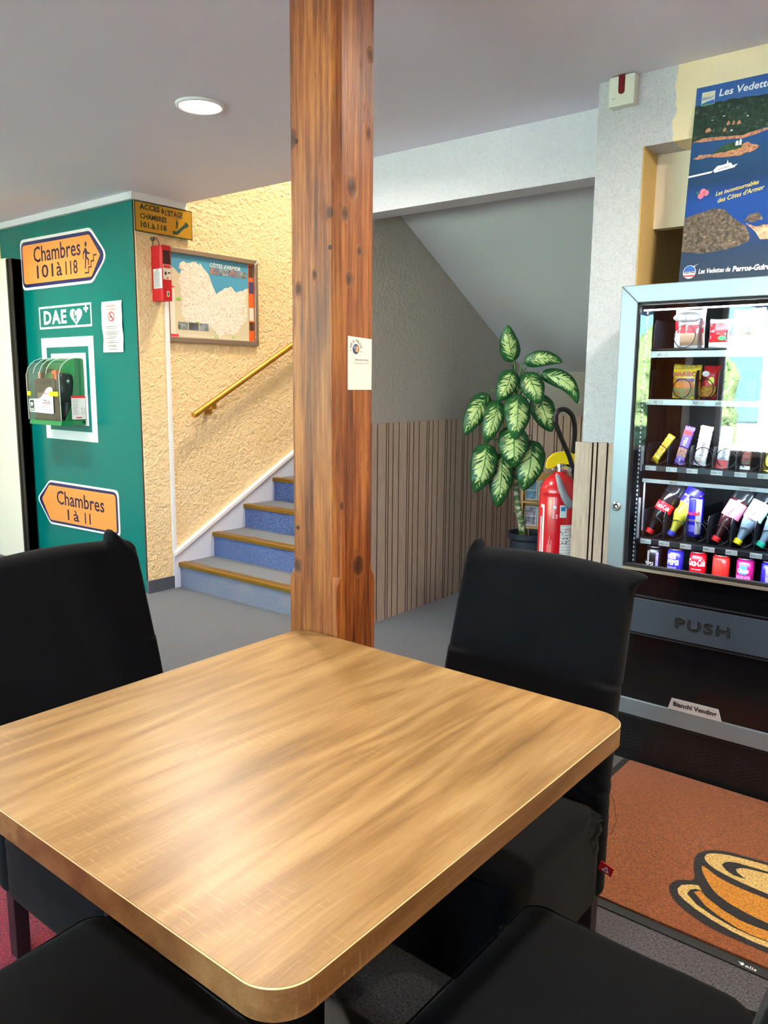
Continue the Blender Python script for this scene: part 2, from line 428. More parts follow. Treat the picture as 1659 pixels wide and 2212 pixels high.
m_black = M('black_plastic', S(20, 20, 22), 0.45)
m_blackg = M('gloss_black', S(10, 11, 16), 0.16, coat=0.3)
m_blacks = M('satin_black', S(12, 13, 18), 0.42)
m_bevelb = M('black_rubber', S(26, 27, 29), 0.7)
m_orange = M('sign_orange', S(248, 150, 72), 0.4)
m_navy = M('sign_navy', S(34, 38, 92), 0.35)
m_ink = M('ink_black', S(26, 24, 30), 0.5)
m_inkb = M('ink_dark_violet', S(44, 30, 62), 0.5)
m_print = M('print_white', S(240, 240, 238), 0.45)
m_paper = M('paper', S(238, 236, 232), 0.7)
m_cardp = M('cream_card', S(238, 230, 212), 0.7)
m_red = M('red_enamel', S(206, 16, 30), 0.25, coat=0.4)
m_redbox = M('red_box', S(196, 18, 34), 0.4)
m_redp = M('print_red', S(222, 44, 40), 0.5)
m_goldp = M('gold_plate', S(196, 150, 44), 0.35, 0.5, bump=(30, 0.06))
m_dgreen = M('print_dark_green', S(8, 62, 44), 0.5)
m_alu = brushed('brushed_aluminium', S(146, 160, 172), 0.38, (2, 2, 260))
m_aluv = brushed('brushed_aluminium_upright', S(146, 160, 172), 0.38, (260, 2, 2))
m_steel = M('bare_steel', S(190, 190, 194), 0.25, 0.95)
m_pewter = M('pewter_frame', S(168, 156, 146), 0.32, 0.7)
m_fabric = NT('black_stretch_fabric')
_c = m_fabric.coord(); _l = m_fabric.noise(_c, 3.0, 3)
m_fabric.base(m_fabric.mix(_l, S(6, 7, 12), S(11, 12, 16)), 0.85, 0.0, Sheen_Weight=0.04, Sheen_Roughness=0.5)
m_fabric.b.inputs['Specular IOR Level'].default_value = 0.12
m_fabric.bump(m_fabric.math('ADD', m_fabric.noise(_c, 900, 2), m_fabric.math('MULTIPLY', m_fabric.noise(_c, 9, 3), 3.0)), 0.25, 0.002); m_fabric = m_fabric.m
m_leg = M('dark_stained_leg', S(38, 26, 32), 0.4)
m_table = table_wood('oak_laminate', S(112, 82, 46), S(156, 118, 68), S(186, 150, 98))
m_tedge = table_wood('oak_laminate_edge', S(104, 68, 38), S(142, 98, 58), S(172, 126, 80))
m_post = post_wood('knotty_pine')
m_slat = slat_wood('ribbed_panel_wood', S(176, 150, 132), S(212, 188, 168))
m_groove = M('groove_brown', S(86, 56, 44), 0.7)
m_glass = clear('pane_glass', boost=1.25)
m_acryl = clear('acrylic', tint=(0.93, 0.96, 0.95, 1), boost=0.22, body=0.01, bodycol=S(220, 235, 230))
m_film = clear('clear_bottle', tint=(0.9, 0.94, 0.97, 1), rough=0.08, boost=0.5, body=0.012, bodycol=S(190, 205, 225))

# ------------------------------------------------------------ room shell
CZ = 2.54
def slab(name, dims, mat, label=None, **kw):
    b = MB(); b.box(*dims); return struct(b.build(name, mat, **kw), label)
slab('floor', (-7.4, 2.75, -2.75, 6.7, -0.12, 0.0), m_floor)
b = MB(); b.box(-3.0, -1.62, -0.6, 1.05, 0.0, 0.006)
struct(b.build('floor_red_carpet', m_redrug), 'red carpet area on the floor under the left chair')
slab('ceiling', (-7.4, 2.75, -2.75, 3.42, CZ, 4.9), m_ceil)
slab('ceiling_stairwell', (-4.6, 2.75, 3.42, 6.7, 4.75, 4.9), m_ceil)
slab('wall_left', (-7.4, -4.46, 3.04, 3.24, 0, CZ), m_cream)
b = MB(); b.box(-4.65, -4.45, 3.04, 3.242, 0, CZ + 0.0)
struct(b.build('wall_corner', m_cream), 'cream plaster return beside the teal panel')
slab('wall_stairs', (-4.66, -4.462, 3.242, 6.7, 0, 4.75), m_cream)
slab('wall_landing', (-4.66, 2.75, 6.5, 6.7, 0, 4.75), m_cream)
slab('wall_spine', (-2.99, -2.90, 3.40, 5.45, 0, 4.75), m_taupe)
slab('wall_alcove_back', (-2.90, -1.2, 5.212, 5.4, 0, 4.75), m_taupe)
# pillar that runs back as the right side of the alcove, and the wall over the recess
slab('wall_pillar', (-1.43, -1.243, 3.07, 5.212, 0, CZ), m_pil, 'pillar with grey render, cream on its right')
slab('wall_over_recess', (-1.243, 2.75, 3.07, 3.30, 2.28, CZ), m_pil)
slab('wall_recess_side', (-1.2425, -1.2395, 3.073, 3.80, 0, 2.28), m_reveal)
slab('wall_recess_back', (-1.24, -0.25, 3.80, 3.95, 0, 2.6), M('recess_shade_brown', S(60, 40, 30), 0.6))  # shade of the deep recess is put into this dark brown
slab('ceiling_recess', (-1.24, -0.25, 3.30, 3.95, 2.20, 2.56), M('recess_shade_brown_top', S(60, 40, 30), 0.6))  # same painted shade on the recess top
slab('wall_right_of_recess', (-0.25, 2.75, 3.07, 3.95, 0, 2.28), m_cream2)
slab('wall_upper', (-1.43, 2.75, 3.42, 3.6, CZ, 4.75), m_cream)
slab('wall_right', (2.6, 2.75, -2.75, 6.7, 0, 4.75), m_cream2)
slab('wall_far_left', (-7.4, -7.25, -2.75, 3.24, 0, CZ), m_cream2)
b = MB(); b.box(-1.2405, -0.252, 3.21, 3.26, 2.004, 2.279)
struct(b.build('wall_recess_panel', m_cream3), 'pale cream panel closing the top of the recess')
slab('ceiling_beam', (-2.99, -1.43, 3.33, 3.47, 2.268, CZ), m_grey, 'grey rendered beam between post and pillar')
# sloping underside of the upper flight: falls away from the camera
so = MB(); so.prism([(3.47, 2.475), (5.215, 1.484), (5.215, 1.70), (3.47, 2.72)], FX(-2.90, 0, 0), 0, 1.47)
struct(so.build('ceiling_soffit', m_soffit), 'smooth grey sloping underside of the upper stair flight')
slab('wall_stairwell_front', (-4.45, -2.99, 3.30, 3.42, CZ + 0.001, 4.75), m_cream)

# trims
b = MB(); b.box(-7.2, -4.445, 3.005, 3.04, 2.497, CZ); struct(b.build('trim_1', m_white), 'white trim along the top of the teal panel')
b = MB(); b.box(-4.45, -4.425, 3.005, 3.42, 2.497, CZ); struct(b.build('trim_2', m_white), 'white trim along the top of the cream return')
b = MB(); b.box(-4.463, -4.435, 3.235, 3.262, 0.235, 1.92, ); struct(b.build('trim_3', m_white, bevel=0.003), 'thin white vertical corner strip')
b = MB(); b.box(-4.45, -4.438, 3.04, 3.236, 0.0, 0.085); b.box(-4.46, -4.438, 3.028, 3.04, 0, 0.085)
struct(b.build('baseboard_left', m_skirt), 'dark grey carpet baseboard')
# sloping stringer with its cap moulding
b = MB(); b.prism([(3.238, 0), (6.2, 0), (6.2, 1.83), (3.25, 0.222), (3.238, 0.222)], FX(-4.462, 0, 0), 0, 0.026)
struct(b.build('trim_4', m_stringer), 'pale grey stair stringer board')
b = MB(); b.prism([(3.243, 0.222), (6.2, 1.834), (6.2, 1.858), (3.243, 0.246)], FX(-4.462, 0, 0), 0, 0.04)
struct(b.build('trim_5', m_white), 'white moulding on the stringer')

# teal panel on the left wall
b = MB(); b.box(-6.17, -4.462, 3.032, 3.04, 0.0, 2.497, 0); b.box(-4.462, -4.4585, 3.031, 3.04, 0, 2.497, 1)
struct(b.build('wall_teal_panel', [m_green, m_groove]), 'glossy teal wall panel')

# window wall behind the camera with three openings
def wallseg(x0, x1, z0, z1): b.box(x0, x1, -2.75, -2.6, z0, z1)
b = MB()
OPEN = [(-6.4, -2.86), (-2.44, -0.2)]
xs = -7.4
for a, c in OPEN:
    wallseg(xs, a, 0, CZ); wallseg(a, c, 0, 0.72); wallseg(a, c, 2.2, CZ); xs = c
wallseg(xs, 2.75, 0, CZ)
struct(b.build('wall_front', M('front_wall_paint', S(96, 98, 106), 0.8)))
for k, (a, c) in enumerate(OPEN):
    pd = bpy.data.lights.new('window_portal', 'AREA'); pd.shape = 'RECTANGLE'; pd.size = c - a; pd.size_y = 1.48; pd.cycles.is_portal = True
    po_ = bpy.data.objects.new('window_portal', pd); COL.objects.link(po_); po_.location = ((a + c) / 2, -2.60, 1.46); po_.rotation_euler = (PI / 2, 0, PI)
    root = struct(thing('window_%d' % (k + 1), 'window', 'window', (a, -2.68, 0.72))); del root['category']; del root['label']
    fr = MB(root.location); n = 3 if c - a > 2 else 2
    for i in range(n + 1):
        x = a + (c - a - 0.05) * i / n; fr.box(x, x + 0.05, -2.70, -2.65, 0.72, 2.2)
    fr.box(a, c, -2.70, -2.65, 0.72, 0.77); fr.box(a, c, -2.70, -2.65, 2.15, 2.2)
    fr.build('window_frame', m_white, root)
    g = MB(root.location); g.box(a + 0.05, c - 0.05, -2.678, -2.673, 0.77, 2.15); g.build('pane', m_glass, root)

# ------------------------------------------------------------ outside (seen mirrored in the vending machine)
b = MB(); b.box(-30, 30, -45, -2.75, -0.2, -0.1)
o = b.build('ground_outside', M('lawn_bounce_pale', S(180, 190, 175), 0.9, var=(1.2, S(205, 208, 200)))); o['kind'] = 'structure'  # pale rather than green, so the daylight it bounces stays neutral
b = MB(); b.box(-30, 30, -8.0, -2.75, -0.1, -0.06); o = b.build('ground_bounce_terrace', M('terrace_bounce_pale', S(226, 228, 240), 0.8)); o['kind'] = 'structure'  # unseen terrace, made wide and pale to bounce daylight onto the ceiling
def blob(name, c, r, mat, label, cat, group, seed):
    b = bmesh.new(); bmesh.ops.create_icosphere(b, subdivisions=4, radius=1)
    for v in b.verts:
        d = v.co.normalized(); q = 1 + 0.35 * noise.noise(d * 3 + Vector((seed, 0, 0))) + 0.22 * noise.noise(d * 11 + Vector((seed, 3, 0)))
        v.co = Vector((d.x * r[0] * q, d.y * r[1] * q, d.z * r[2] * q + r[2] * 0.85))
    me = bpy.data.meshes.new(name); b.to_mesh(me); b.free(); me.materials.append(mat)
    o = bpy.data.objects.new(name, me); COL.objects.link(o); o.location = c
    return tag(o, label, cat, group)
m_bush = M('bush_green', S(50, 110, 46), 0.7, bump=(25, 1.0, 0.05), var=(22, S(200, 224, 160)))
m_flow = M('flower_bed', S(110, 170, 80), 0.7, bump=(30, 1.0, 0.05), var=(12, S(150, 130, 210)))
for k, (x, y, r) in enumerate([(-4.3, -6.6, (0.95, 0.6, 1.25)), (-7.3, -6.6, (0.95, 0.6, 1.3)), (-10.3, -6.6, (0.95, 0.7, 1.3)), (0.6, -6.6, (0.8, 0.6, 0.5))]):
    blob('garden_bush', (x, y, -0.1), r, m_bush, ['tall green shrub outside, nearest the window pier', 'second tall green shrub outside, from the pier', 'third tall green shrub outside, farthest left', 'low green shrub outside on the right'][k], 'shrub', 'garden shrubs beyond the terrace', k)
for k, (x, y) in enumerate([(-3.4, -4.7), (-5.6, -4.7), (-1.2, -4.7), (1.0, -4.7)]):
    blob('garden_flower_bed', (x, y, -0.1), (0.75, 0.45, 0.28), m_flow, ['violet flower clump outside before the nearest tall shrub', 'violet flower clump outside on the far left', 'violet flower clump outside before the second window', 'violet flower clump outside on the far right'][k], 'flowers', 'flower clumps beyond the terrace', 9 + k)
root = thing('outside_building', 'white building with large pale blue windows across the garden', 'building', (-6.5, -14.0, -0.1))
b = MB(root.location); b.box(-11, -2.0, -15, -14, -0.1, 6.5); b.build('wall', M('white_facade', S(186, 194, 200), 0.8), root)
mw = M('pale_blue_window', S(120, 200, 215), 0.2)
for i in range(7):
    for j in range(3):
        b = MB(root.location); x = -10.6 + i * 1.2; z = 0.6 + j * 2.0; b.box(x, x + 0.95, -13.99, -13.95, z, z + 1.45); b.build('window', mw, root)
b = MB()
sc = [(-5.7, 2.62)]; n = 60
for i in range(n + 1):
    x = -5.7 + 8.1 * i / n; sc.append((x, 2.20 + 0.07 * abs(math.sin(i * PI / 5))))
sc.append((2.4, 2.62)); b.prism(sc, FY(0, -3.9, 0), 0, 0.01)
tag(b.build('outside_awning', M('awning_grey_blue', S(120, 140, 160), 0.8)), 'grey blue awning valance with a scalloped edge outside the windows', 'awning')

# ------------------------------------------------------------ wainscot of ribbed wood
PW = [0.081, 0.020, 0.043, 0.056]
def wainscot(name, label, O, U, start, end, z1, phase, depth=0.007):
    """slats stand proud of a brown backing board; O is the wall point where u = 0"""
    root = thing(name, label, 'wall panelling', O)
    O = Vector(O); U = Vector(U); N = U.cross(Vector((0, 0, 1)))
    fr = (O, U, (0, 0, 1)); bb = MB(O); bb.prism([(start, 0), (end, 0), (end, z1 - 0.004), (start, z1 - 0.004)], fr, 0, 0.004)
    bb.build('backing_board', m_groove, root)
    u = phase; i = 0; cache = {}
    while u < end:
        w = PW[i % 4]; a = max(u + 0.0036, start); c = min(u + w - 0.0036, end)
        if c - a > 0.004:
            key = round(c - a, 4); dz = random.uniform(-0.002, 0.002)
            if key not in cache:
                mb = MB(); e = 0.0015
                mb.prism([(0, 0), (c - a, 0), (c - a, z1), (0, z1)], ((0, 0, 0), U, (0, 0, 1)), 0.002, depth, 0, 1)
                cache[key] = mb.build('slat', [m_slat, m_groove], root); s = cache[key]
            else:
                s = cache[key].copy(); COL.objects.link(s); s.parent = root
            s.location = U * a + Vector((0, 0, dz))
        u += w; i += 1
    return root
wainscot('ribbed_wainscot', 'beige ribbed wood wainscot on the taupe wall under the stairs', (-2.90, 3.34, 0), (0, 1, 0), 0.06, 1.872, 1.17, 3.326 - 3.34)
wainscot('ribbed_wainscot', 'ribbed wood wainscot on the back of the alcove behind the plant', (-2.90, 5.212, 0), (1, 0, 0), 0.0, 1.47, 1.18, -0.018)
wainscot('ribbed_wainscot', 'pale ribbed wood panel on the foot of the grey pillar, beside the vending machine', (-1.452, 3.07, 0), (1, 0, 0), 0.0, 0.21, 1.167, -0.004, 0.016)

# ------------------------------------------------------------ stairs
st = thing('staircase', 'blue carpeted staircase with brass nosings rising behind the wooden post', 'stairs', (-4.41, 3.285, 0))
RI, TR = 0.169, 0.294
for i in range(9):
    y = 3.285 + TR * i; z = RI * i
    b = MB(st.location); b.box(-4.436, -2.99, y, y + 0.03, z, z + RI - 0.012); b.build('riser', m_bluew if i == 0 else m_bluec, st)
    b = MB(st.location); b.box(-4.436, -2.99, y + 0.004, y + TR + 0.03, z + RI - 0.03, z + RI); b.build('tread', m_tread, st)
    b = MB(st.location)
    b.prism(rpoly([(y - 0.014, z + RI - 0.024), (y + 0.004, z + RI - 0.024), (y + 0.004, z + RI + 0.001), (y + 0.046, z + RI + 0.001), (y + 0.046, z + RI + 0.005), (y - 0.014, z + RI + 0.005)], [0.004, 0, 0, 0, 0.002, 0.008]), FX(-4.436, 0, 0), 0, 1.446)
    b.build('nosing', m_brass, st)
b = MB(st.location); b.box(-4.436, -2.99, 3.285 + TR * 9, 6.5, 1.42, RI * 9); b.build('landing', m_tread, st)
b = MB(st.location); b.prism([(3.30, 0.0), (5.93, 0.0), (5.93, 1.36), (3.6, 0.02)], FX(-4.43, 0, 0), 0.0, 1.43); b.build('core', m_stringer, st)

hr = thing('handrail', 'round brass coloured handrail on the cream stair wall', 'handrail', (-4.38, 3.389, 1.169))
b = MB(hr.location); d = Vector((0, 0.886, 0.478)).normalized(); A = Vector((-4.38, 3.389, 1.169)); b.tube([A + d * t for t in (0, 0.004, 1, 2.4)], [0.018, 0.021, 0.021, 0.021], 20)
b.build('rail', m_gold, hr, smooth='auto')
for t in (0.2, 1.25):
    p = A + d * t; b = MB(hr.location)
    b.box(-4.384, -4.376, p.y - 0.018, p.y + 0.018, p.z - 0.05, p.z - 0.018); b.box(-4.463, -4.376, p.y - 0.018, p.y + 0.018, p.z - 0.055, p.z - 0.048)
    b.box(-4.463, -4.457, p.y - 0.02, p.y + 0.045, p.z - 0.09, p.z - 0.045)
    b.build('bracket', m_gold, hr, bevel=0.001)

# ------------------------------------------------------------ post
po = thing('wooden_post', 'square knotty pine post from the table corner up to the ceiling', 'post', (-1.422, 1.545, 0))
x0, x1, y0, y1 = -1.507, -1.337, 1.470, 1.622
b = MB(po.location)
prof = [(0, 0.0), (0, 0.875), (0.004, 0.885), (0.016, 0.905), (0.018, 0.94), (0.018, CZ)]
def ring(ch, z):
    c = max(ch, 0.0015)
    return [(x0 + c, y0, z), (x1 - c, y0, z), (x1, y0 + c, z), (x1, y1 - c, z), (x1 - c, y1, z), (x0 + c, y1, z), (x0, y1 - c, z), (x0, y0 + c, z)]
for ch, z in prof: b.add(ring(ch, z), [])
for i in range(len(prof) - 1):
    for k in range(8): b.f.append((i * 8 + k, i * 8 + (k + 1) % 8, i * 8 + 8 + (k + 1) % 8, i * 8 + 8 + k)); b.mi.append(0)
b.build('post', m_post, po)
b = MB(po.location)
m_plug = M('dark_plug', S(70, 34, 18), 0.5)
for u, v in ((-1.40, 2.30), (-1.47, 1.98), (-1.358, 1.72), (-1.475, 1.02)):
    b = MB(po.location); b.prism(circle(u, v, 0.006, n=10), FY(0, y0, 0), 0, 0.0015); b.build('wood_plug', m_plug, po)

# notice on the post (its square code is left blank)
nt = thing('post_notice', 'small white notice taped to the right face of the post', 'notice', (-1.336, 1.555, 1.381))
F = FX(-1.3365, 0, 0); off = nt.location
b = MB(off); b.prism([(1.509, 1.381), (1.601, 1.381), (1.601, 1.509), (1.509, 1.513)], F, 0.0003, 0.0012); b.build('sheet', m_paper, nt)
b = MB(off); b.flat(circle(1.539, 1.482, 0.0125), F, 0.0016, 0); b.flat([(1.536, 1.476), (1.547, 1.474), (1.549, 1.488), (1.542, 1.491)], F, 0.0019, 1); b.flat(circle(1.534, 1.486, 0.005), F, 0.0019, 2)
b.flat(circle(1.520, 1.478, 0.0014, n=8), F, 0.0016, 3); b.flat(circle(1.558, 1.476, 0.0014, n=8), F, 0.0016, 3)
b.build('emblem', [M('globe_blue', S(50, 76, 120), 0.5), M('globe_orange', S(236, 170, 110), 0.5), M('globe_light', S(120, 150, 190), 0.5), m_ink], nt)
word = 'QUICK PALACE'
for i, chh in enumerate(word):
    if chh == ' ': continue
    a = math.radians(168 - 156 * i / (len(word) - 1)); r = 0.0172
    cx = 1.539 + r * math.cos(a); cz = 1.482 + r * math.sin(a); rt = a - PI / 2; w, h = 0.0042, 0.0068
    ux = cx - w / 2 * math.cos(rt); vz = cz - w / 2 * math.sin(rt)
    text(chh, F, (ux, vz, w * (0.35 if chh == 'I' else 1), h), m_navy, nt, off, n=0.0016, rot=rt)
text('Votre avis compte', F, (1.535, 1.4525, 0.052, 0.006), m_ink, nt, off, n=0.0016)
text('Scannez et laissez un avis (30 sec)', F, (1.533, 1.4455, 0.057, 0.0035), m_ink, nt, off, n=0.0016)

# ------------------------------------------------------------ ceiling lights
ma = M('lamp_diffuser', (1, 1, 1, 1), 0.5, emit=((1.0, 0.93, 0.82, 1), 14.0))
for i, (x, y) in enumerate(SPOTS):
    t = thing('ceiling_spotlight', ['round lit ceiling spotlight left of the wooden post', 'added unseen ceiling spotlight over the doormat', 'added unseen ceiling spotlight behind the left chair', 'added unseen ceiling spotlight over the near right chair', 'ceiling spotlight before the teal panel', 'added unseen ceiling spotlight in the far left corner by the windows', 'added unseen ceiling spotlight near the right wall'][i], 'light', (x, y, CZ), group='recessed ceiling spotlights')
    b = MB(t.location); mt = Matrix.Translation((x, y, CZ)); b.lathe([(0.083, -0.004), (0.09, -0.012), (0.098, -0.010), (0.102, 0.0)], 40, mt); b.build('ring', m_white, t, smooth=True)
    b = MB(t.location); b.lathe([(0.084, -0.006), (0.0, -0.0061)], 40, mt); b.build('diffuser', ma, t)
    ld = bpy.data.lights.new('spot_lamp', 'AREA'); ld.shape = 'DISK'; ld.size = 0.16; ld.energy = SPOT_W; ld.color = (1.0, 0.90, 0.76); ld.spread = math.radians(170)
    lo = bpy.data.objects.new('spot_lamp', ld); COL.objects.link(lo); lo.parent = t; lo.location = (0, 0, -0.02)
ld = bpy.data.lights.new('stair_lamp', 'AREA'); ld.shape = 'DISK'; ld.size = 0.5; ld.energy = STAIR_W; ld.color = (1.0, 0.86, 0.66)
lo = bpy.data.objects.new('stair_lamp', ld); COL.objects.link(lo); lo.location = (-3.3, 4.3, 4.70)

# ------------------------------------------------------------ table
TX0, TX1, TY0, TY1 = -1.463, -0.553, 0.514, 1.466
tb = thing('dining_table', 'square oak laminate table with rounded corners in front of the post', 'table', (-1.008, 0.99, 0))
b = MB(tb.location); P = rrect(TX0, TX1, TY0, TY1, 0.058, 14)
def inset(P, d):
    cx, cy = (TX0 + TX1) / 2, (TY0 + TY1) / 2
    return [(cx + (x - cx) * (1 - d / ((TX1 - TX0) / 2)), cy + (y - cy) * (1 - d / ((TY1 - TY0) / 2))) for x, y in P]
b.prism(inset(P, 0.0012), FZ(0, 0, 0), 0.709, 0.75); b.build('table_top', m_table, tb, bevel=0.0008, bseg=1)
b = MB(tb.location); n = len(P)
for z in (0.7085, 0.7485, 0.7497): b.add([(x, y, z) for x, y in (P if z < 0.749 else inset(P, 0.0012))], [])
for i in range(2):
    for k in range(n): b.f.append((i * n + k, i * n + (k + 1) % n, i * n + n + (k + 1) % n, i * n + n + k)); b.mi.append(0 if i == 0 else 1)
b.build('edge_band', [m_tedge, M('edge_seam_pale', S(232, 202, 150), 0.4)], tb, smooth='auto')  # paler seam line along the top of the edge band
b = MB(tb.location); b.box(-1.048, -0.968, 0.95, 1.03, 0.02, 0.70); b.build('column', m_blacks, tb, bevel=0.006)
b = MB(tb.location); b.box(-1.26, -0.756, 0.965, 1.015, 0.672, 0.708); b.box(-1.033, -0.983, 0.74, 1.24, 0.672, 0.708); b.build('cross_bracket', m_blacks, tb)
b = MB(tb.location); b.rbox(0.42, 0.42, 0.018, (0.03, 0.03, 0.008), (4, 4, 1), (-1.008, 0.99, 0.010)); b.build('base_plate', m_blacks, tb, smooth=True)

# ------------------------------------------------------------ chairs in black stretch covers (local: front towards +Y)
def gauss(p, c, s): return math.exp(-((p - Vector(c)).length_squared) / (s * s))
def make_chair(label, loc, rz, seed=0, ears=((0, .012, .012, .02), (0, .012, .012, .02))):
    t = thing('covered_chair', label, 'chair', loc, rz, 'chairs in black stretch covers around the table')
    W2 = 0.237
    def fb(p):   # backrest: leans back, rounded top, pinched fabric corners
        x, y, z = p
        k = max(0.0, (z - 0.40) / 0.56)
        wob = 0.004 * noise.noise(Vector((x * 9 + seed * 5, z * 7, seed))) 
        y2 = y - 0.012 * k - 0.115 * k * abs(k) ** 0.35 + wob
        z2 = z - 0.016 * (x / W2) ** 2 * (1 if z > 0.7 else 0)
        q = Vector((x * (1 + 0.055 * (1 - k)), y2, z2))
        for s, (ins, ux, uz, sg) in zip((-1, 1), ears):
            e = 1.0
            g = gauss(Vector((x, 0, z)), (s * (W2 - ins), 0, 0.966), sg)
            q += Vector((s * ux, -0.006, uz)) * g
            # creases running from the corner
            dx = abs(x - s * W2); dz = 0.96 - z
            if dx < 0.10 and dz < 0.14: q.y += 0.004 * math.sin((dx * 1.1 + dz) * 150) * math.exp(-(dx + dz) * 22) * e
        # gathers low on the sides at the seat joint
        if z < 0.52: q.y += 0.006 * math.sin(z * 160 + abs(x) * 60) * math.exp(-abs(z - 0.45) * 22) * (abs(x) / W2) ** 2
        return q
    b = MB(); b.rbox(2 * W2, 0.062, 0.80, (0.022, 0.030, 0.030), (40, 3, 66), (0, -0.232, 0.570), fb, seg=5)
    b.build('backrest', m_fabric, t, smooth=True)
    WS = 0.250
    def fs(p):   # seat cushion under the cover, falling to a skirt
        x, y, z = p
        up = max(0.0, (z - 0.30) / 0.14)
        dome = 0.010 * (1 - (x / WS) ** 2) * (1 - (y / 0.23) ** 2) if z > 0.4 else 0
        fl = 1 + 0.02 * (1 - up) * math.sin(y * 14 + seed) * 0.6
        w = 0.004 * noise.noise(Vector((x * 6, y * 6, z * 14 + seed)))
        q = Vector((x * fl, y * (1 + 0.01 * math.sin(x * 12 + seed)), z + dome + w))
        if y < -0.10: q.z -= 0.03 * ((-0.10 - y) / 0.13) ** 1.5 * (1 if z > 0.4 else 0)
        # pulls at the rear corners
        for s in (-1, 1):
            g = gauss(Vector((x, y, z)), (s * WS, -0.2, 0.40), 0.07)
            q.x += s * 0.010 * g * math.sin(z * 130 + y * 70)
        if z < 0.20:                      # hem pulled up between the legs
            q.z += 0.008 * (1 - (abs(y) / 0.23) ** 2) * (abs(x) > 0.2) + 0.008 * (1 - (abs(x) / WS) ** 2) * (abs(y) > 0.2)
        return q
    b = MB(); b.rbox(2 * WS, 0.46, 0.28, (0.035, 0.045, 0.035), (24, 24, 12), (0, 0.0, 0.295), fs, seg=5)
    b.build('seat', m_fabric, t, smooth=True)
    # sewn seam along the seat rim
    b = MB(); rim = [Vector((x, y, 0.0)) for x, y in rrect(-WS + 0.006, WS - 0.006, -0.21, 0.222, 0.04, 6)]
    path = []
    for p in rim:
        q = fs(Vector((p.x, p.y, 0.421))); path.append((q.x, q.y, q.z + 0.004))
    b.tube(path, 0.0018, 5, closed=True); b.build('seam', m_fabric, t, smooth=True)
    for sx, sy in ((-1, 1), (1, 1), (-1, -1), (1, -1)):
        b = MB(); x = sx * 0.222; y = sy * 0.205 - (0.006 if sy < 0 else 0)
        k = b.add([(x - .017, y - .017, 0), (x + .017, y - .017, 0), (x + .017, y + .017, 0), (x - .017, y + .017, 0),
                   (x - .019, y - .019, 0.35), (x + .019, y - .019, 0.35), (x + .019, y + .019, 0.35), (x - .019, y + .019, 0.35)],
                  [(0, 3, 2, 1), (4, 5, 6, 7), (0, 1, 5, 4), (1, 2, 6, 5), (2, 3, 7, 6), (3, 0, 4, 7)])
        b.build('leg', m_leg, t, bevel=0.002)
    return t
ch_r = make_chair('black covered chair behind the table, its back in front of the vending machine', (-0.935, 1.475, 0), PI, 1, ((.004, .034, .000, .020), (.020, -.004, .026, .012)))
ch_l = make_chair('black covered chair at the left edge of the picture, its back before the teal panel', (-1.585, 1.042, 0), -PI / 2, 2, ((.055, -.012, .034, .017), (0, .01, .01, .02)))
ch_f = make_chair('black covered chair at bottom left, only its seat showing under the near table edge', (-1.003, 0.500, 0), 0.02, 3)
ch_n = make_chair('black covered chair at bottom right, its seat nearest the camera beside the table', (-0.425, 1.015, 0), PI / 2, 4)

# ------------------------------------------------------------ coffee mat on the floor
mt_ = thing('coffee_mat', 'rust brown doormat with a drawn coffee cup in front of the vending machine', 'mat', (-0.36, 2.37, 0))
X0, X1, Y0, Y1 = -1.065, 0.31, 1.905, 2.786
MXC = -0.372
off = mt_.location; F = FZ(0, 0, 0)
b = MB(off); b.prism(rrect(X0, X1, Y0, Y1, 0.012, 3), F, 0.0005, 0.004); b.build('rubber_border', m_bevelb, mt_)
m_rust = carpet('rust_pile', S(84, 40, 16), S(146, 80, 36), 170, S(118, 60, 26))
b = MB(off); b.prism(rrect(X0 + 0.028, X1 - 0.028, Y0 + 0.032, Y1 - 0.014, 0.008, 3), F, 0.004, 0.010); b.build('pile', m_rust, mt_)
m_mk = carpet('black_pile', S(6, 6, 12), S(20, 20, 28), 170); m_mc = carpet('cream_pile', S(150, 116, 56), S(212, 182, 116), 170); m_mo = carpet('orange_pile', S(140, 84, 14), S(200, 134, 36), 170)
def smooth_loop(L, k=5):
    out = []; n = len(L)
    for i in range(n):
        p0, p1, p2, p3 = [Vector(L[(i + q) % n]) for q in (-1, 0, 1, 2)]
        for j in range(k):
            t = j / k; q = .5 * ((2 * p1) + (p2 - p0) * t + (2 * p0 - 5 * p1 + 4 * p2 - p3) * t * t + (-p0 + 3 * p1 - 3 * p2 + p3) * t ** 3); out.append(tuple(q))
    return out
def mir(L): return L + [(2 * MXC - x, y) for x, y in reversed(L)]
cup_out = mir([(-0.372, 1.990), (-0.467, 1.992), (-0.521, 1.999), (-0.571, 2.018), (-0.611, 2.041), (-0.635, 2.067), (-0.65, 2.094), (-0.652, 2.117), (-0.643, 2.146), (-0.612, 2.172), (-0.614, 2.20), (-0.627, 2.231), (-0.641, 2.286), (-0.64, 2.319), (-0.621, 2.354), (-0.578, 2.38), (-0.521, 2.392), (-0.465, 2.399), (-0.42, 2.401)])
b = MB(off); b.flat(list(reversed(smooth_loop(cup_out))), F, 0.0106); 
b.build('cup_outline', m_mk, mt_)
b = MB(off)
rim = mir([(-0.415, 2.240), (-0.484, 2.246), (-0.541, 2.256), (-0.584, 2.270), (-0.611, 2.291), (-0.620, 2.312), (-0.613, 2.338), (-0.574, 2.362), (-0.518, 2.375), (-0.462, 2.384), (-0.41, 2.386)])
b.flat(list(reversed(smooth_loop(rim))), F, 0.0112)
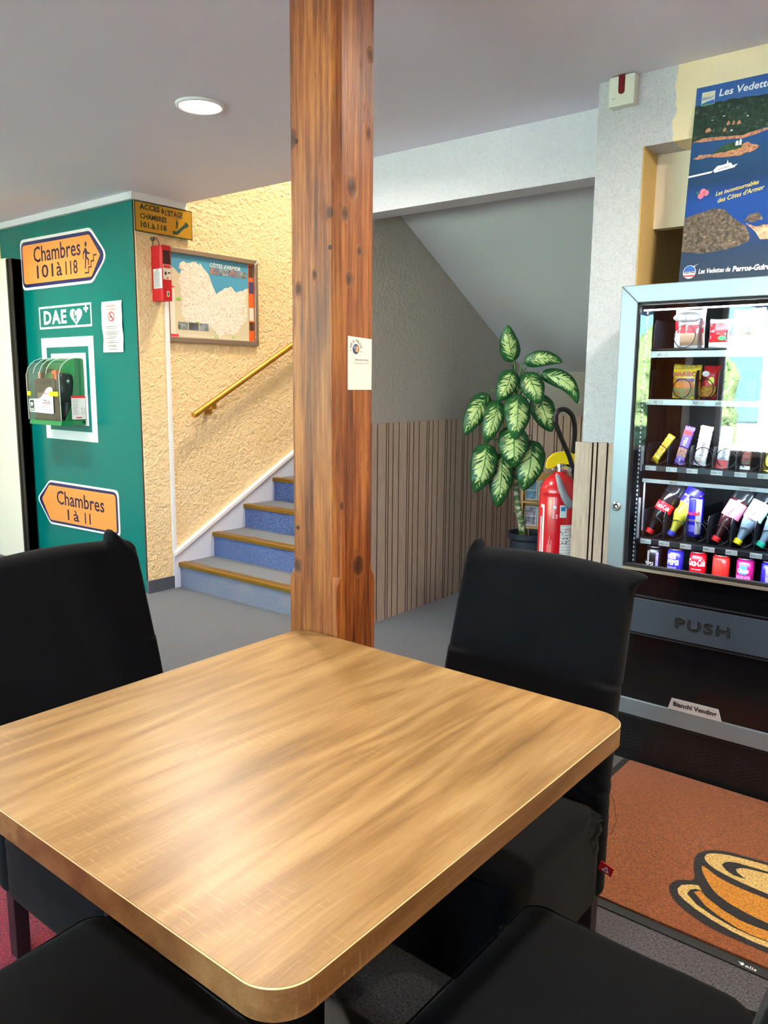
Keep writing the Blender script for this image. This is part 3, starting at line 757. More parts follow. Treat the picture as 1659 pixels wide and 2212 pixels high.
sau = [(-0.63, 2.103), (-0.627, 2.128), (-0.608, 2.147), (-0.589, 2.157), (-0.575, 2.139), (-0.590, 2.136), (-0.601, 2.123), (-0.602, 2.099), (-0.568, 2.069), (-0.518, 2.048), (-0.462, 2.034), (-0.418, 2.030), (-0.372, 2.033), (-0.372, 2.011), (-0.405, 2.010), (-0.456, 2.015), (-0.512, 2.028), (-0.563, 2.047), (-0.596, 2.065), (-0.619, 2.081)]
b.flat(list(reversed(sau)), F, 0.0112); b.flat([(2 * MXC - x, y) for x, y in sau], F, 0.0112)
b.build('cup_cream', m_mc, mt_)
b = MB(off)
body = mir([(-0.397, 2.110), (-0.432, 2.113), (-0.468, 2.121), (-0.508, 2.134), (-0.548, 2.159), (-0.584, 2.203), (-0.603, 2.233), (-0.611, 2.258), (-0.595, 2.253), (-0.554, 2.231), (-0.495, 2.219), (-0.41, 2.216)])
b.flat(smooth_loop(body), F, 0.0112)
so_ = [(-0.590, 2.118), (-0.576, 2.138), (-0.560, 2.120), (-0.504, 2.089), (-0.455, 2.075), (-0.422, 2.074), (-0.372, 2.078), (-0.372, 2.036), (-0.419, 2.034), (-0.454, 2.039), (-0.503, 2.056), (-0.545, 2.077), (-0.571, 2.101)]
b.flat(list(reversed(so_)), F, 0.0112); b.flat([(2 * MXC - x, y) for x, y in so_], F, 0.0112)
b.build('cup_orange', m_mo, mt_)
b = MB(off)
sw = [(-0.568, 2.300), (-0.566, 2.316), (-0.555, 2.330), (-0.537, 2.339), (-0.509, 2.343), (-0.455, 2.350), (-0.372, 2.352), (-0.372, 2.340), (-0.452, 2.340), (-0.505, 2.328), (-0.522, 2.318), (-0.530, 2.303), (-0.520, 2.287), (-0.494, 2.272), (-0.527, 2.269), (-0.550, 2.280)]
b.flat(list(reversed(sw)), F, 0.0118); b.flat([(2 * MXC - x, y) for x, y in sw], F, 0.0118)
b.build('swirl', m_mk, mt_)
text('elis', F, (-0.401, 1.912, 0.026, 0.011), m_print, mt_, off, n=0.0046)
b = MB(off)
for k in range(3): b.flat(rpoly([(-0.420 + k * 0.003, 1.922 - k * 0.003), (-0.406, 1.919 - k * 0.0035), (-0.405, 1.9225 - k * 0.0035)], 0.001), F, 0.0046 + k * 0.0002)
b.flat([(-0.411, 1.912), (-0.403, 1.918), (-0.409, 1.925)], F, 0.0050); b.build('emblem', m_print, mt_)

# ------------------------------------------------------------ signs on the teal panel
GY = 3.032
def sign_board(name, label, outer, navy, orange, lines, loc):
    t = thing(name, label, 'sign', loc); off = t.location; F = FY(0, GY, 0)
    b = MB(off); b.prism(outer, F, 0.0005, 0.005, 0); b.build('board', m_print, t)
    b = MB(off); b.flat(navy, F, 0.0056); b.build('border', m_navy, t)
    b = MB(off); b.flat(orange, F, 0.0062); b.build('face', m_orange, t)
    for body, box in lines: text(body, F, box, m_inkb, t, off, n=0.0068, bold=.012)
    return t
def pts_cw(L): return list(reversed(L))
o1 = rpoly([(-4.745, 2.197), (-4.932, 2.386), (-5.862, 2.396), (-5.862, 2.040), (-4.932, 2.034)], [0.07, 0.03, 0.05, 0.05, 0.03])
n1 = rpoly([(-4.762, 2.197), (-4.938, 2.366), (-5.848, 2.376), (-5.848, 2.058), (-4.938, 2.052)], [0.07, 0.03, 0.05, 0.05, 0.03])
r1 = rpoly([(-4.827, 2.205), (-4.946, 2.343), (-5.830, 2.352), (-5.830, 2.082), (-4.94, 2.074)], [0.01, 0.015, 0.03, 0.03, 0.015])
s1 = sign_board('direction_sign', 'orange arrow sign pointing right with a stair climber, upper left of the teal panel', o1, n1, r1,
    [('Chambres', (-5.675, 2.221, 0.618, 0.110)), ('101', (-5.640, 2.109, 0.225, 0.092)), ('\u00e0', (-5.375, 2.109, 0.075, 0.092)), ('118', (-5.255, 2.107, 0.152, 0.092))], (-5.3, GY, 2.034))
F = FY(0, GY, 0); off = s1.location
b = MB(off); nn = 0.0068
b.flat(circle(-4.992, 2.286, 0.013, 0.0165, 16), F, nn)
b.flat([(-5.003, 2.262), (-4.988, 2.262), (-4.976, 2.238), (-4.946, 2.228), (-4.946, 2.219), (-4.982, 2.222), (-4.982, 2.205), (-4.960, 2.190), (-4.962, 2.150), (-4.973, 2.150), (-4.974, 2.182), (-4.992, 2.196), (-5.002, 2.130), (-5.014, 2.130), (-5.006, 2.198), (-5.004, 2.235), (-5.022, 2.226), (-5.026, 2.192), (-5.034, 2.192), (-5.032, 2.232)][::-1], F, nn)
stp = [(-5.014, 2.103), (-4.970, 2.103), (-4.970, 2.137), (-4.938, 2.137), (-4.938, 2.173), (-4.904, 2.173), (-4.904, 2.209), (-4.872, 2.209)]
for i in range(len(stp) - 1):
    (a, c), (d, e) = stp[i], stp[i + 1]; h = 0.005
    b.flat([(min(a, d) - h, min(c, e) - h), (max(a, d) + h, min(c, e) - h), (max(a, d) + h, max(c, e) + h), (min(a, d) - h, max(c, e) + h)], F, nn + 0.0001 * (i % 2))
b.build('pictogram', m_inkb, s1)
o2 = rpoly([(-4.742, 0.345), (-4.742, 0.665), (-5.640, 0.662), (-5.832, 0.510), (-5.660, 0.330)], [0.04, 0.05, 0.03, 0.04, 0.03])
n2 = rpoly([(-4.757, 0.358), (-4.757, 0.650), (-5.638, 0.648), (-5.812, 0.510), (-5.658, 0.344)], [0.04, 0.05, 0.03, 0.04, 0.03])
r2 = rpoly([(-4.778, 0.372), (-4.778, 0.632), (-5.645, 0.625), (-5.763, 0.512), (-5.652, 0.362)], [0.02, 0.03, 0.01, 0.01, 0.01])
sign_board('direction_sign', 'orange arrow sign pointing left for rooms 1 to 11, low on the teal panel', o2, n2, r2,
    [('Chambres', (-5.545, 0.492, 0.625, 0.104)), ('1', (-5.405, 0.388, 0.022, 0.078)), ('\u00e0', (-5.325, 0.388, 0.075, 0.078)), ('11', (-5.175, 0.388, 0.075, 0.078))], (-5.3, GY, 0.33))
# defibrillator sign and shield marks
d = thing('defibrillator_sign', 'white outlined sign with heart and cross above the defibrillator', 'sign', (-5.32, GY, 1.756)); off = d.location
def frame_flat(b, x0, x1, z0, z1, w, n, mi=0):
    b.flat([(x0, z0), (x1, z0), (x1 - w, z0 + w), (x0 + w, z0 + w)], F, n, mi); b.flat([(x1, z0), (x1, z1), (x1 - w, z1 - w), (x1 - w, z0 + w)], F, n, mi)
    b.flat([(x1, z1), (x0, z1), (x0 + w, z1 - w), (x1 - w, z1 - w)], F, n, mi); b.flat([(x0, z1), (x0, z0), (x0 + w, z0 + w), (x0 + w, z1 - w)], F, n, mi)
b = MB(off); frame_flat(b, -5.655, -4.970, 1.756, 1.912, 0.014, 0.001); b.build('outline', m_print, d)
text('DAE', F, (-5.592, 1.787, 0.305, 0.095), m_print, d, off, n=0.001, bold=0.035, space=1.15)
b = MB(off)
H = []
for i in range(40):
    a = 2 * PI * i / 40; x = 16 * math.sin(a) ** 3; y = 13 * math.cos(a) - 5 * math.cos(2 * a) - 2 * math.cos(3 * a) - math.cos(4 * a)
    H.append((-5.163 + x * 0.078 / 16, 1.832 + y * 0.0040))
b.flat(H[::-1], F, 0.001, 0); b.flat([(-5.192, 1.862), (-5.18, 1.872), (-5.176, 1.828), (-5.156, 1.846), (-5.158, 1.806), (-5.150, 1.806), (-5.165, 1.786), (-5.176, 1.808), (-5.168, 1.808), (-5.168, 1.822), (-5.190, 1.806)][::-1], F, 0.0016, 1)
b.flat([(-5.046, 1.85), (-5.028, 1.85), (-5.028, 1.898), (-5.046, 1.898)], F, 0.001, 0); b.flat([(-5.066, 1.866), (-5.008, 1.866), (-5.008, 1.883), (-5.066, 1.883)], F, 0.0012, 0)
b.build('heart_and_cross', [m_print, m_green], d)
d = thing('shield_marking', 'white double frame marking on the teal panel around the defibrillator', 'marking', (-5.3, GY, 0.975)); off = d.location
b = MB(off); frame_flat(b, -5.647, -4.965, 0.975, 1.693, 0.066, 0.0008); b.flat([(-5.523, 1.085), (-5.068, 1.085), (-5.068, 1.582), (-5.523, 1.582)], F, 0.0008); b.build('frame', m_print, d)
# no smoking notice, slightly wavy sheet
d = thing('no_smoking_notice', 'white paper no smoking notice taped on the teal panel', 'notice', (-4.725, GY, 1.58)); off = d.location
b = MB(off); n = 12
for j in range(n + 1):
    z = 1.580 + 0.325 * j / n; yy = GY - 0.003 - 0.004 * (0.5 + 0.5 * math.sin(j * 1.3)); dx = 0.006 * math.sin(j * 0.6)
    b.add([(-4.842 + dx, yy, z), (-4.608 + dx * 0.5, yy - 0.002, z)], [])
for j in range(n): b.f.append((2 * j, 2 * j + 1, 2 * j + 3, 2 * j + 2)); b.mi.append(0)
b.build('sheet', m_paper, d, smooth=True)
nb = 0.0105
text('ETABLISSEMENT', F, (-4.79, 1.868, 0.125, 0.013), m_redp, d, off, n=nb); text('NON-FUMEUR', F, (-4.785, 1.846, 0.11, 0.013), m_redp, d, off, n=nb)
b = MB(off)
for i in range(24):
    a0, a1 = 2 * PI * i / 24, 2 * PI * (i + 1) / 24; c = (-4.729, 1.808)
    b.flat([(c[0] + .036 * math.cos(a0), c[1] + .031 * math.sin(a0)), (c[0] + .036 * math.cos(a1), c[1] + .031 * math.sin(a1)), (c[0] + .030 * math.cos(a1), c[1] + .025 * math.sin(a1)), (c[0] + .030 * math.cos(a0), c[1] + .025 * math.sin(a0))], F, nb)
b.flat([(-4.752, 1.828), (-4.747, 1.832), (-4.705, 1.788), (-4.710, 1.784)][::-1], F, nb + .0002); b.flat([(-4.75, 1.802), (-4.718, 1.804), (-4.718, 1.809), (-4.75, 1.807)], F, nb, 1)
b.build('pictogram', [m_redp, m_ink], d)
b = MB(off); rnd = random.Random(3)
for k, (z, x, w) in enumerate([(1.742, -4.79, .125), (1.728, -4.79, .115), (1.709, -4.80, .14), (1.700, -4.80, .145), (1.691, -4.80, .13), (1.676, -4.785, .115), (1.667, -4.785, .09), (1.652, -4.77, .08), (1.641, -4.77, .115), (1.622, -4.78, .105), (1.614, -4.775, .10), (1.597, -4.77, .095)]):
    u = x
    while u < x + w:
        l = rnd.uniform(.006, .02); b.flat([(u, z), (min(u + l, x + w), z), (min(u + l, x + w), z + .004), (u, z + .004)], F, nb); u += l + .004
b.flat([(-4.812, 1.664), (-4.798, 1.664), (-4.805, 1.680)], F, nb, 1); b.flat([(-4.787, 1.640), (-4.779, 1.640), (-4.779, 1.648), (-4.787, 1.648)], F, nb, 2)
b.build('small_print', [M('print_grey', S(110, 108, 108), 0.6), M('print_amber', S(220, 170, 40), 0.5), m_redp], d)

# ------------------------------------------------------------ defibrillator cabinet
A0, A1 = -5.530, -5.105
cab = thing('defibrillator_cabinet', 'green wall cabinet with clear curved cover on the teal panel', 'cabinet', (-5.32, 3.03, 1.09)); off = cab.location
m_cg = M('cabinet_green', S(12, 128, 70), 0.3, coat=0.3)
b = MB(off); b.box(A0, A1, 3.005, 3.0275, 1.10, 1.545); b.build('back_plate', m_cg, cab, bevel=0.004)
b = MB(off); b.prism([(2.846, 1.090), (3.0275, 1.090), (3.0275, 1.122), (2.852, 1.122)], FX(A0, 0, 0), 0, A1 - A0); b.build('tray', m_cg, cab, bevel=0.003)
for x in (A0, A1 - 0.008):
    b = MB(off); b.prism(rpoly([(3.006, 1.122), (3.006, 1.545), (2.965, 1.545), (2.958, 1.38), (2.93, 1.22), (2.885, 1.122)], 0.012), FX(x, 0, 0), 0, 0.008); b.build('side_panel', m_cg, cab)
prof = [(2.848, 1.124), (2.846, 1.40), (2.850, 1.44), (2.862, 1.478), (2.885, 1.508), (2.915, 1.530), (2.955, 1.545), (3.004, 1.550)]
b = MB(off); inn = [(y + 0.004, z - (0.004 if i > 2 else 0)) for i, (y, z) in enumerate(prof)]
b.prism(prof + inn[::-1], FX(A0 - 0.006, 0, 0), 0, A1 - A0 + 0.012)
for x in (A0 - 0.006, A1 + 0.003): b.prism(prof + [(3.004, 1.124)], FX(x, 0, 0), 0, 0.003)
b.build('clear_cover', m_acryl, cab, smooth='auto')
m_ridge = M('acrylic_ridge', S(210, 226, 222), 0.15)
b = MB(off)
for x in (A0 - 0.006, A0 + 0.085, A0 + 0.17, A0 + 0.255, A1 + 0.006): b.tube([(x, y - 0.001, z + 0.001) for y, z in prof[2:]], 0.0018, 5)
b.tube([(A0 - .006, 2.847, 1.124), (A0 - .006, 2.845, 1.44)], 0.0018, 5); b.tube([(A1 + .006, 2.847, 1.124), (A1 + .006, 2.845, 1.44)], 0.0018, 5)
b.build('cover_ridge', m_ridge, cab)
for x in (A0 + 0.004, A1 - 0.115):
    b = MB(off); b.box(x, x + (0.045 if x < -5.4 else 0.105), 2.838, 2.846, 1.288, 1.318); b.build('yellow_latch', M('latch_yellow', S(226, 210, 30), 0.4), cab, bevel=0.001)
F = FY(0, 2.843, 0)
b = MB(off); b.prism(rpoly([(-5.508, 1.176), (-5.185, 1.168), (-5.185, 1.335), (-5.200, 1.348), (-5.232, 1.348), (-5.262, 1.340), (-5.33, 1.285), (-5.36, 1.270), (-5.508, 1.264)], [.012, .012, .01, .01, .01, .02, .03, .03, .012]), F, 0.0, 0.0008); lb = b.build('front_label', m_print, cab)
b = MB(off); b.flat(rrect(-5.498, -5.442, 1.182, 1.258, .004), F, .0012, 0); b.flat([(x2 * 0.22 - 4.337, z2 * 0.3 + 0.679) for x2, z2 in H[::-1]], F, .0016, 1)
rnd = random.Random(5)
for x, z, w, h in ((-5.41, 1.19, .03, .032), (-5.365, 1.188, .03, .034), (-5.322, 1.188, .058, .036), (-5.252, 1.186, .05, .036), (-5.33, 1.248, .12, .026)):
    for q in range(6):
        u = x + rnd.uniform(0, w * .7); v = z + rnd.uniform(0, h * .7); b.flat([(u, v), (u + w * .25, v + .001), (u + w * .25, v + .004), (u, v + .003)], F, .0012, 2 if q % 3 else 0)
for z, w, mi in ((1.242, .11, 2), (1.234, .10, 3)): b.flat([(-5.32, z), (-5.32 + w, z), (-5.32 + w, z + .0035), (-5.32, z + .0035)], F, .0012, mi)
b.build('label_print', [m_dgreen, m_print, m_ink, m_redp], cab)
text('DAE', F, (-5.492, 1.186, 0.044, 0.016), m_print, cab, off, n=0.0018, bold=.03)
b = MB(off)
for q in range(9): b.flat([(-5.302 + q * .0085, 1.300), (-5.297 + q * .0085, 1.300), (-5.295 + q * .0085, 1.312), (-5.300 + q * .0085, 1.312)], F, .0012)
b.flat([(-5.306, 1.301), (-5.302, 1.301), (-5.290, 1.318), (-5.294, 1.319)], F, .0014); b.build('red_mark', m_redp, cab)
FS = FX(A1 + 0.0075, 0, 0)
b = MB(off); b.prism([(2.925, 1.132), (3.028, 1.132), (3.028, 1.292), (2.925, 1.292)], FS, 0, .001, 0); b.build('side_label', m_paper, cab)
b = MB(off); b.flat([(2.925, 1.276), (3.028, 1.276), (3.028, 1.292), (2.925, 1.292)], FS, .0014, 0)
for k in range(11):
    z = 1.264 - k * .010; b.flat([(2.932, z), (2.932 + rnd.uniform(.03, .06), z), (2.97, z + .0025), (2.932, z + .0025)], FS, .0014, 1)
    if k > 5:
        for q in range(3): b.flat([(2.995 + q * .011, z), (3.001 + q * .011, z), (3.001 + q * .011, z + .004), (2.995 + q * .011, z + .004)], FS, .0014, 1)
b.flat([(2.955, 1.140), (2.998, 1.140), (2.998, 1.147), (2.955, 1.147)], FS, .0014, 0); b.build('side_label_print', [m_redp, M('print_grey2', S(120, 118, 120), 0.6)], cab)
# the unit and the pouch inside
un = thing('defibrillator', 'black defibrillator case with orange clip inside the clear cabinet', 'defibrillator', (-5.37, 2.93, 1.122)); off = un.location
b = MB(off); b.rbox(0.272, 0.095, 0.285, (.03, .02, .03), (4, 2, 4), (-5.366, 2.918, 1.266), seg=4); b.build('case', m_blacks, un, smooth=True)
b = MB(off); b.tube([(-5.44, 2.915, 1.395), (-5.438, 2.915, 1.445), (-5.40, 2.915, 1.462), (-5.31, 2.915, 1.462), (-5.275, 2.915, 1.445), (-5.272, 2.915, 1.395)], 0.013, 10); b.build('carry_handle', m_blacks, un, smooth=True)
b = MB(off); b.box(-5.288, -5.232, 2.900, 2.935, 1.385, 1.462, 0); b.box(-5.275, -5.255, 2.898, 2.901, 1.40, 1.44, 1); b.build('orange_clip', [M('clip_orange', S(236, 96, 24), 0.4), m_black], un, bevel=0.002)
b = MB(off); b.box(-5.458, -5.436, 2.892, 2.898, 1.385, 1.45); b.build('pink_tag', M('tag_pink', S(236, 150, 140), 0.5), un)
b = MB(off); b.prism([(-5.42, 1.24), (-5.35, 1.24), (-5.335, 1.31), (-5.435, 1.31)], FY(0, 2.87, 0), 0, 0.006); b.build('grey_buckle', M('buckle_grey', S(120, 112, 108), 0.5), un, bevel=0.003)
pc = thing('rescue_pouch', 'small dark pouch with a white cross hanging beside the defibrillator case', 'pouch', (-5.165, 2.93, 1.25)); off = pc.location
b = MB(off); b.rbox(0.085, 0.10, 0.20, (.03, .03, .04), (4, 4, 8), (-5.168, 2.925, 1.345), lambda p: p + Vector((0, 0, 0)) + Vector((.006, .006, .006)) * noise.noise(p * 30), seg=4); b.rbox(0.06, 0.05, 0.12, (.02, .02, .02), (3, 3, 3), (-5.18, 2.945, 1.20), seg=3); b.build('pouch', m_blacks, pc, smooth=True)
FP = FX(-5.1252, 0, 0)
b = MB(off); b.flat([(2.905, 1.372), (2.937, 1.372), (2.937, 1.408), (2.905, 1.408)], FP, .004, 0); b.flat([(2.918, 1.379), (2.925, 1.379), (2.925, 1.401), (2.918, 1.401)], FP, .0045, 1); b.flat([(2.911, 1.387), (2.932, 1.387), (2.932, 1.394), (2.911, 1.394)], FP, .0047, 1)
b.build('cross_patch', [m_dgreen, m_print], pc)

# ------------------------------------------------------------ folding door leaf at the far left
dl = thing('folding_door_leaf', 'tall cream door leaf with a black edge at the far left', 'door leaf', (-6.1, 2.97, 0)); off = dl.location
b = MB(off); b.box(-6.34, -5.930, 2.945, 2.985, 0.012, 2.268); b.build('leaf', M('cream_laminate', S(240, 234, 214), 0.35), dl, bevel=0.002)
b = MB(off)
for k, (x, w) in enumerate(((-5.930, .022), (-5.905, .020), (-5.882, .028))): b.box(x, x + w, 2.948 + .004 * (k % 2), 3.02, 0.012, 2.262)
b.box(-5.930, -5.854, 2.955, 3.022, 0.012, 2.258); b.build('edge_profile', m_black, dl)
b = MB(off); b.box(-6.34, -6.325, 2.94, 2.99, 0.012, 2.268); b.build('edge_strip', m_cream3, dl)

# ------------------------------------------------------------ gold sign, alarm box, map on the stair wall
SX = -4.45
g = thing('stair_access_sign', 'gold plate sign with dark stair pictogram under the ceiling trim', 'sign', (SX, 3.25, 2.312)); off = g.location; F = FX(SX, 0, 0)
b = MB(off); b.prism([(3.029, 2.313), (3.465, 2.313), (3.465, 2.495), (3.029, 2.495)], F, .012, .016, 0); b.box(SX, SX + .012, 3.10, 3.13, 2.36, 2.45); b.build('backing', m_dgreen, g)
b = MB(off); b.flat([(3.034, 2.319), (3.460, 2.319), (3.460, 2.489), (3.034, 2.489)], F, .0166); b.build('plate', m_goldp, g)
for body, box in (('ACCES', (3.066, 2.448, .148, .034)), ('\u00e0', (3.226, 2.446, .020, .034)), ("L'ETAGE", (3.254, 2.438, .135, .036)), ('CHAMBRES', (3.068, 2.392, .196, .033)), ('101.\u00e0.118', (3.070, 2.340, .192, .036))):
    text(body, F, box, m_dgreen, g, off, n=.0172, bold=.03)
b = MB(off)
z0, y0_ = 2.332, 3.308
top = []
for k in range(6): top += [(3.345 + k * .0115, 2.352 + k * .0095), (3.345 + k * .0115, 2.3615 + k * .0095)]
b.flat([(3.308, 2.331), (3.345, 2.331), (3.412, 2.388), (3.412, 2.378), (3.438, 2.402), (3.412, 2.424), (3.412, 2.413), (3.398, 2.413)] + top[::-1] + [(3.308, 2.352)], F, .0172)
b.flat(circle(3.342, 2.424, .0048, n=10), F, .0172); b.flat([(3.338, 2.417), (3.346, 2.417), (3.352, 2.405), (3.348, 2.372), (3.343, 2.372), (3.342, 2.392), (3.336, 2.366), (3.331, 2.367), (3.338, 2.396)][::-1], F, .0172)
b.build('pictogram', m_dgreen, g)

al = thing('fire_alarm_box', 'narrow red break glass box on the corner strip left of the map', 'alarm', (SX, 3.18, 1.90)); off = al.location
b = MB(off); b.box(SX + .001, -4.335, 3.148, 3.215, 1.898, 2.236); b.build('box', m_redbox, al, bevel=.002)
F = FX(-4.335, 0, 0)
b = MB(off); b.box(-4.3355, -4.3335, 3.156, 3.207, 2.125, 2.205); b.build('glass_window', M('dark_window', S(60, 26, 30), 0.1), al)
b = MB(off); b.prism([(3.152, 2.028), (3.211, 2.028), (3.211, 2.118), (3.152, 2.118)], F, .0003, .001, 0); b.prism([(3.176, 1.925), (3.194, 1.925), (3.194, 1.957), (3.176, 1.957)], F, .0003, .001); b.build('front_label', m_cardp, al)
b = MB(off); b.flat([(3.155, 2.098), (3.208, 2.098), (3.208, 2.115), (3.155, 2.115)], F, .0014, 0); b.flat(circle(3.170, 2.065, .008, .012, 12), F, .0014, 1); b.flat([(3.185, 2.063), (3.205, 2.068), (3.205, 2.076), (3.187, 2.072)], F, .0014, 1); b.flat([(3.170, 2.034), (3.196, 2.034), (3.186, 2.045)], F, .0014, 0); b.flat([(3.180, 1.930), (3.190, 1.930), (3.190, 1.952), (3.180, 1.952)], F, .0014, 2)
b.build('front_print', [m_redp, m_ink, m_dgreen], al)
F = FY(0, 3.148, 0)
b = MB(off); b.prism([(-4.430, 1.975), (-4.342, 1.975), (-4.342, 2.095), (-4.430, 2.095)], F, .0003, .001); b.build('side_label', m_print, al)
b = MB(off)
for k in range(12): b.flat([(-4.424, 1.982 + k * .0085), (-4.424 + rnd.uniform(.05, .076), 1.982 + k * .0085), (-4.36, 1.985 + k * .0085), (-4.424, 1.985 + k * .0085)], F, .0014, 1)
b.flat([(-4.40, 2.086), (-4.372, 2.086), (-4.372, 2.090), (-4.40, 2.090)], F, .0014, 0); b.build('side_print', [m_redp, M('print_blue_grey', S(120, 124, 140), .6)], al)
b = MB(off); b.tube([(-4.44, 3.158, 2.236), (-4.44, 3.158, 2.285), (-4.438, 3.166, 2.292), (-4.436, 3.185, 2.288), (-4.43, 3.196, 2.265), (-4.425, 3.198, 2.236)], .003, 8); b.box(-4.45, -4.43, 3.150, 3.168, 2.272, 2.292); b.build('wire', M('wire_grey', S(90, 84, 80), .5), al)

mp = thing('framed_map', 'framed regional map with blue sea on the cream stair wall', 'map', (-4.462, 3.64, 1.65)); off = mp.location
MY0, MY1, MZ0, MZ1 = 3.240, 4.042, 1.652, 2.254
F = FX(-4.462, 0, 0)
for k, (pp) in enumerate([[(MY0, MZ0), (MY1, MZ0), (MY1 - .034, MZ0 + .034), (MY0 + .034, MZ0 + .034)], [(MY1, MZ0), (MY1, MZ1), (MY1 - .034, MZ1 - .034), (MY1 - .034, MZ0 + .034)],
                          [(MY1, MZ1), (MY0, MZ1), (MY0 + .034, MZ1 - .034), (MY1 - .034, MZ1 - .034)], [(MY0, MZ1), (MY0, MZ0), (MY0 + .034, MZ0 + .034), (MY0 + .034, MZ1 - .034)]]):
    b = MB(off); b.prism(pp, F, .001, .026); b.build('frame_rail', m_pewter, mp, bevel=.006, bseg=3)
a0, a1, c0, c1 = MY0 + .034, MY1 - .034, MZ0 + .034, MZ1 - .034
b = MB(off); b.prism([(a0, c0), (a1, c0), (a1, c1), (a0, c1)], F, .002, .010, 0)
b.build('sheet', M('map_sea', S(78, 160, 200), 0.35), mp)
n_ = .0106
coast = [(3.289, 2.133), (3.323, 2.125), (3.352, 2.100), (3.364, 2.088), (3.380, 2.118), (3.362, 2.130), (3.367, 2.158), (3.396, 2.175), (3.425, 2.166), (3.453, 2.170), (3.497, 2.183), (3.52, 2.168), (3.541, 2.173), (3.563, 2.145), (3.592, 2.122), (3.621, 2.077), (3.640, 2.030), (3.672, 1.987), (3.704, 2.010), (3.744, 2.035), (3.801, 2.050), (3.84, 2.015), (3.898, 2.030), (3.94, 2.050)]
land = [(a0, c0), (a1 - .05, c0), (a1 - .05, 2.052)] + rough_line(coast, .004, 4, 2)[::-1] + [(a0, 2.14)]
m_land = NT('map_land'); _c = m_land.coord()
_v = m_land.vor(_c, 62); _d = m_land.vor(_c, 120)
_rd = m_land.ramp(m_land.vor(_c, 16, 'DISTANCE_TO_EDGE').outputs['Distance'], [(0.012, (1, 1, 1)), (0.03, (0, 0, 0))])
_col = m_land.mix(m_land.ramp(_v.outputs['Distance'], [(0.16, (1, 1, 1)), (0.3, (0, 0, 0))]), S(246, 232, 220), S(170, 150, 140))
_col = m_land.mix(m_land.math('MULTIPLY', _rd, .35), _col, S(190, 140, 130))
m_land.base(_col, .4); m_land = m_land.m
b = MB(off); b.flat(land, F, n_, 0)
inner = [(3.372, 1.86), (3.40, 1.80), (3.44, 1.79), (3.53, 1.765), (3.60, 1.765), (3.66, 1.725), (3.70, 1.70), (3.74, 1.735), (3.80, 1.725), (3.86, 1.745), (3.90, 1.80), (3.945, 1.85), (3.93, 1.95), (3.935, 2.03)]
dept = rough_line(inner, .008, 5, 4) + rough_line([p for p in coast if p[0] > 3.362][::-1], .004, 4, 3) + rough_line([(3.365, 2.09), (3.36, 2.02), (3.378, 1.94), (3.372, 1.86)], .006, 4, 9)
b.flat(dept, F, n_ + .0005, 1)
for c in ((3.50, 1.785), (3.66, 1.700), (3.81, 1.702), (3.35, 1.93)): b.flat(circle(c[0], c[1], .022, .009, 10), F, n_ + .001, 2)
b.build('map_land', [M('map_buff', S(214, 206, 176), .4), m_land, M('map_green', S(150, 200, 90), .4)], mp)
b = MB(off)
b.flat([(a1 - .05, c0), (a1, c0), (a1, c1), (a1 - .05, c1)], F, n_ + .0006, 0)
for k, (za, zb, mi) in enumerate([(2.13, 2.21, 1), (2.02, 2.10, 2), (1.93, 1.99, 0), (1.83, 1.92, 3), (1.76, 1.82, 1), (1.69, 1.745, 0)]): b.flat([(a1 - .045, za), (a1 - .004, za), (a1 - .004, zb), (a1 - .045, zb)], F, n_ + .0012, mi)
b.flat([(a0, c0), (a0 + .045, c0), (a0 + .045, 2.00), (a0, 2.00)], F, n_ + .0006, 3); b.flat([(a0, c0), (a0 + .07, c0), (a0 + .07, c0 + .018), (a0, c0 + .018)], F, n_ + .0012, 4)
b.flat([(a0, 2.0), (a0 + .045, 2.0), (a0 + .045, 2.01), (a0, 2.01)], F, n_ + .0012, 4)
for k in range(4): b.flat([(3.617 + k * .083, 2.118), (3.692 + k * .083, 2.118), (3.692 + k * .083, 2.160), (3.617 + k * .083, 2.160)], F, n_ + .0006, 5 + k % 2)
for k in range(3): b.flat([(3.340 + k * .087, 1.736), (3.420 + k * .087, 1.736), (3.420 + k * .087, 1.785), (3.340 + k * .087, 1.785)], F, n_ + .0012, 6 + k % 2)
for k in range(22): b.flat([(3.345 + k * .022, 1.695), (3.357 + k * .022, 1.695), (3.357 + k * .022, 1.706), (3.345 + k * .022, 1.706)], F, n_ + .0012, 3)
b.build('map_panels', [M('map_orange', S(240, 104, 36), .4), M('map_dark', S(80, 60, 50), .4), M('map_navy', S(70, 66, 110), .4), M('map_paper', S(236, 228, 216), .5), M('map_red', S(222, 60, 80), .4),
    M('photo_sunset', S(196, 140, 100), .4, var=(28, S(90, 110, 150))), M('photo_green', S(86, 100, 70), .4, var=(28, S(170, 180, 200))), M('photo_grey', S(110, 116, 140), .4, var=(28, S(60, 70, 60)))], mp)
text('C\u00d4TES d\'ARMOR', F, (3.615, 2.163, .275, .034), m_print, mp, off, n=n_ + .001, bold=.02)

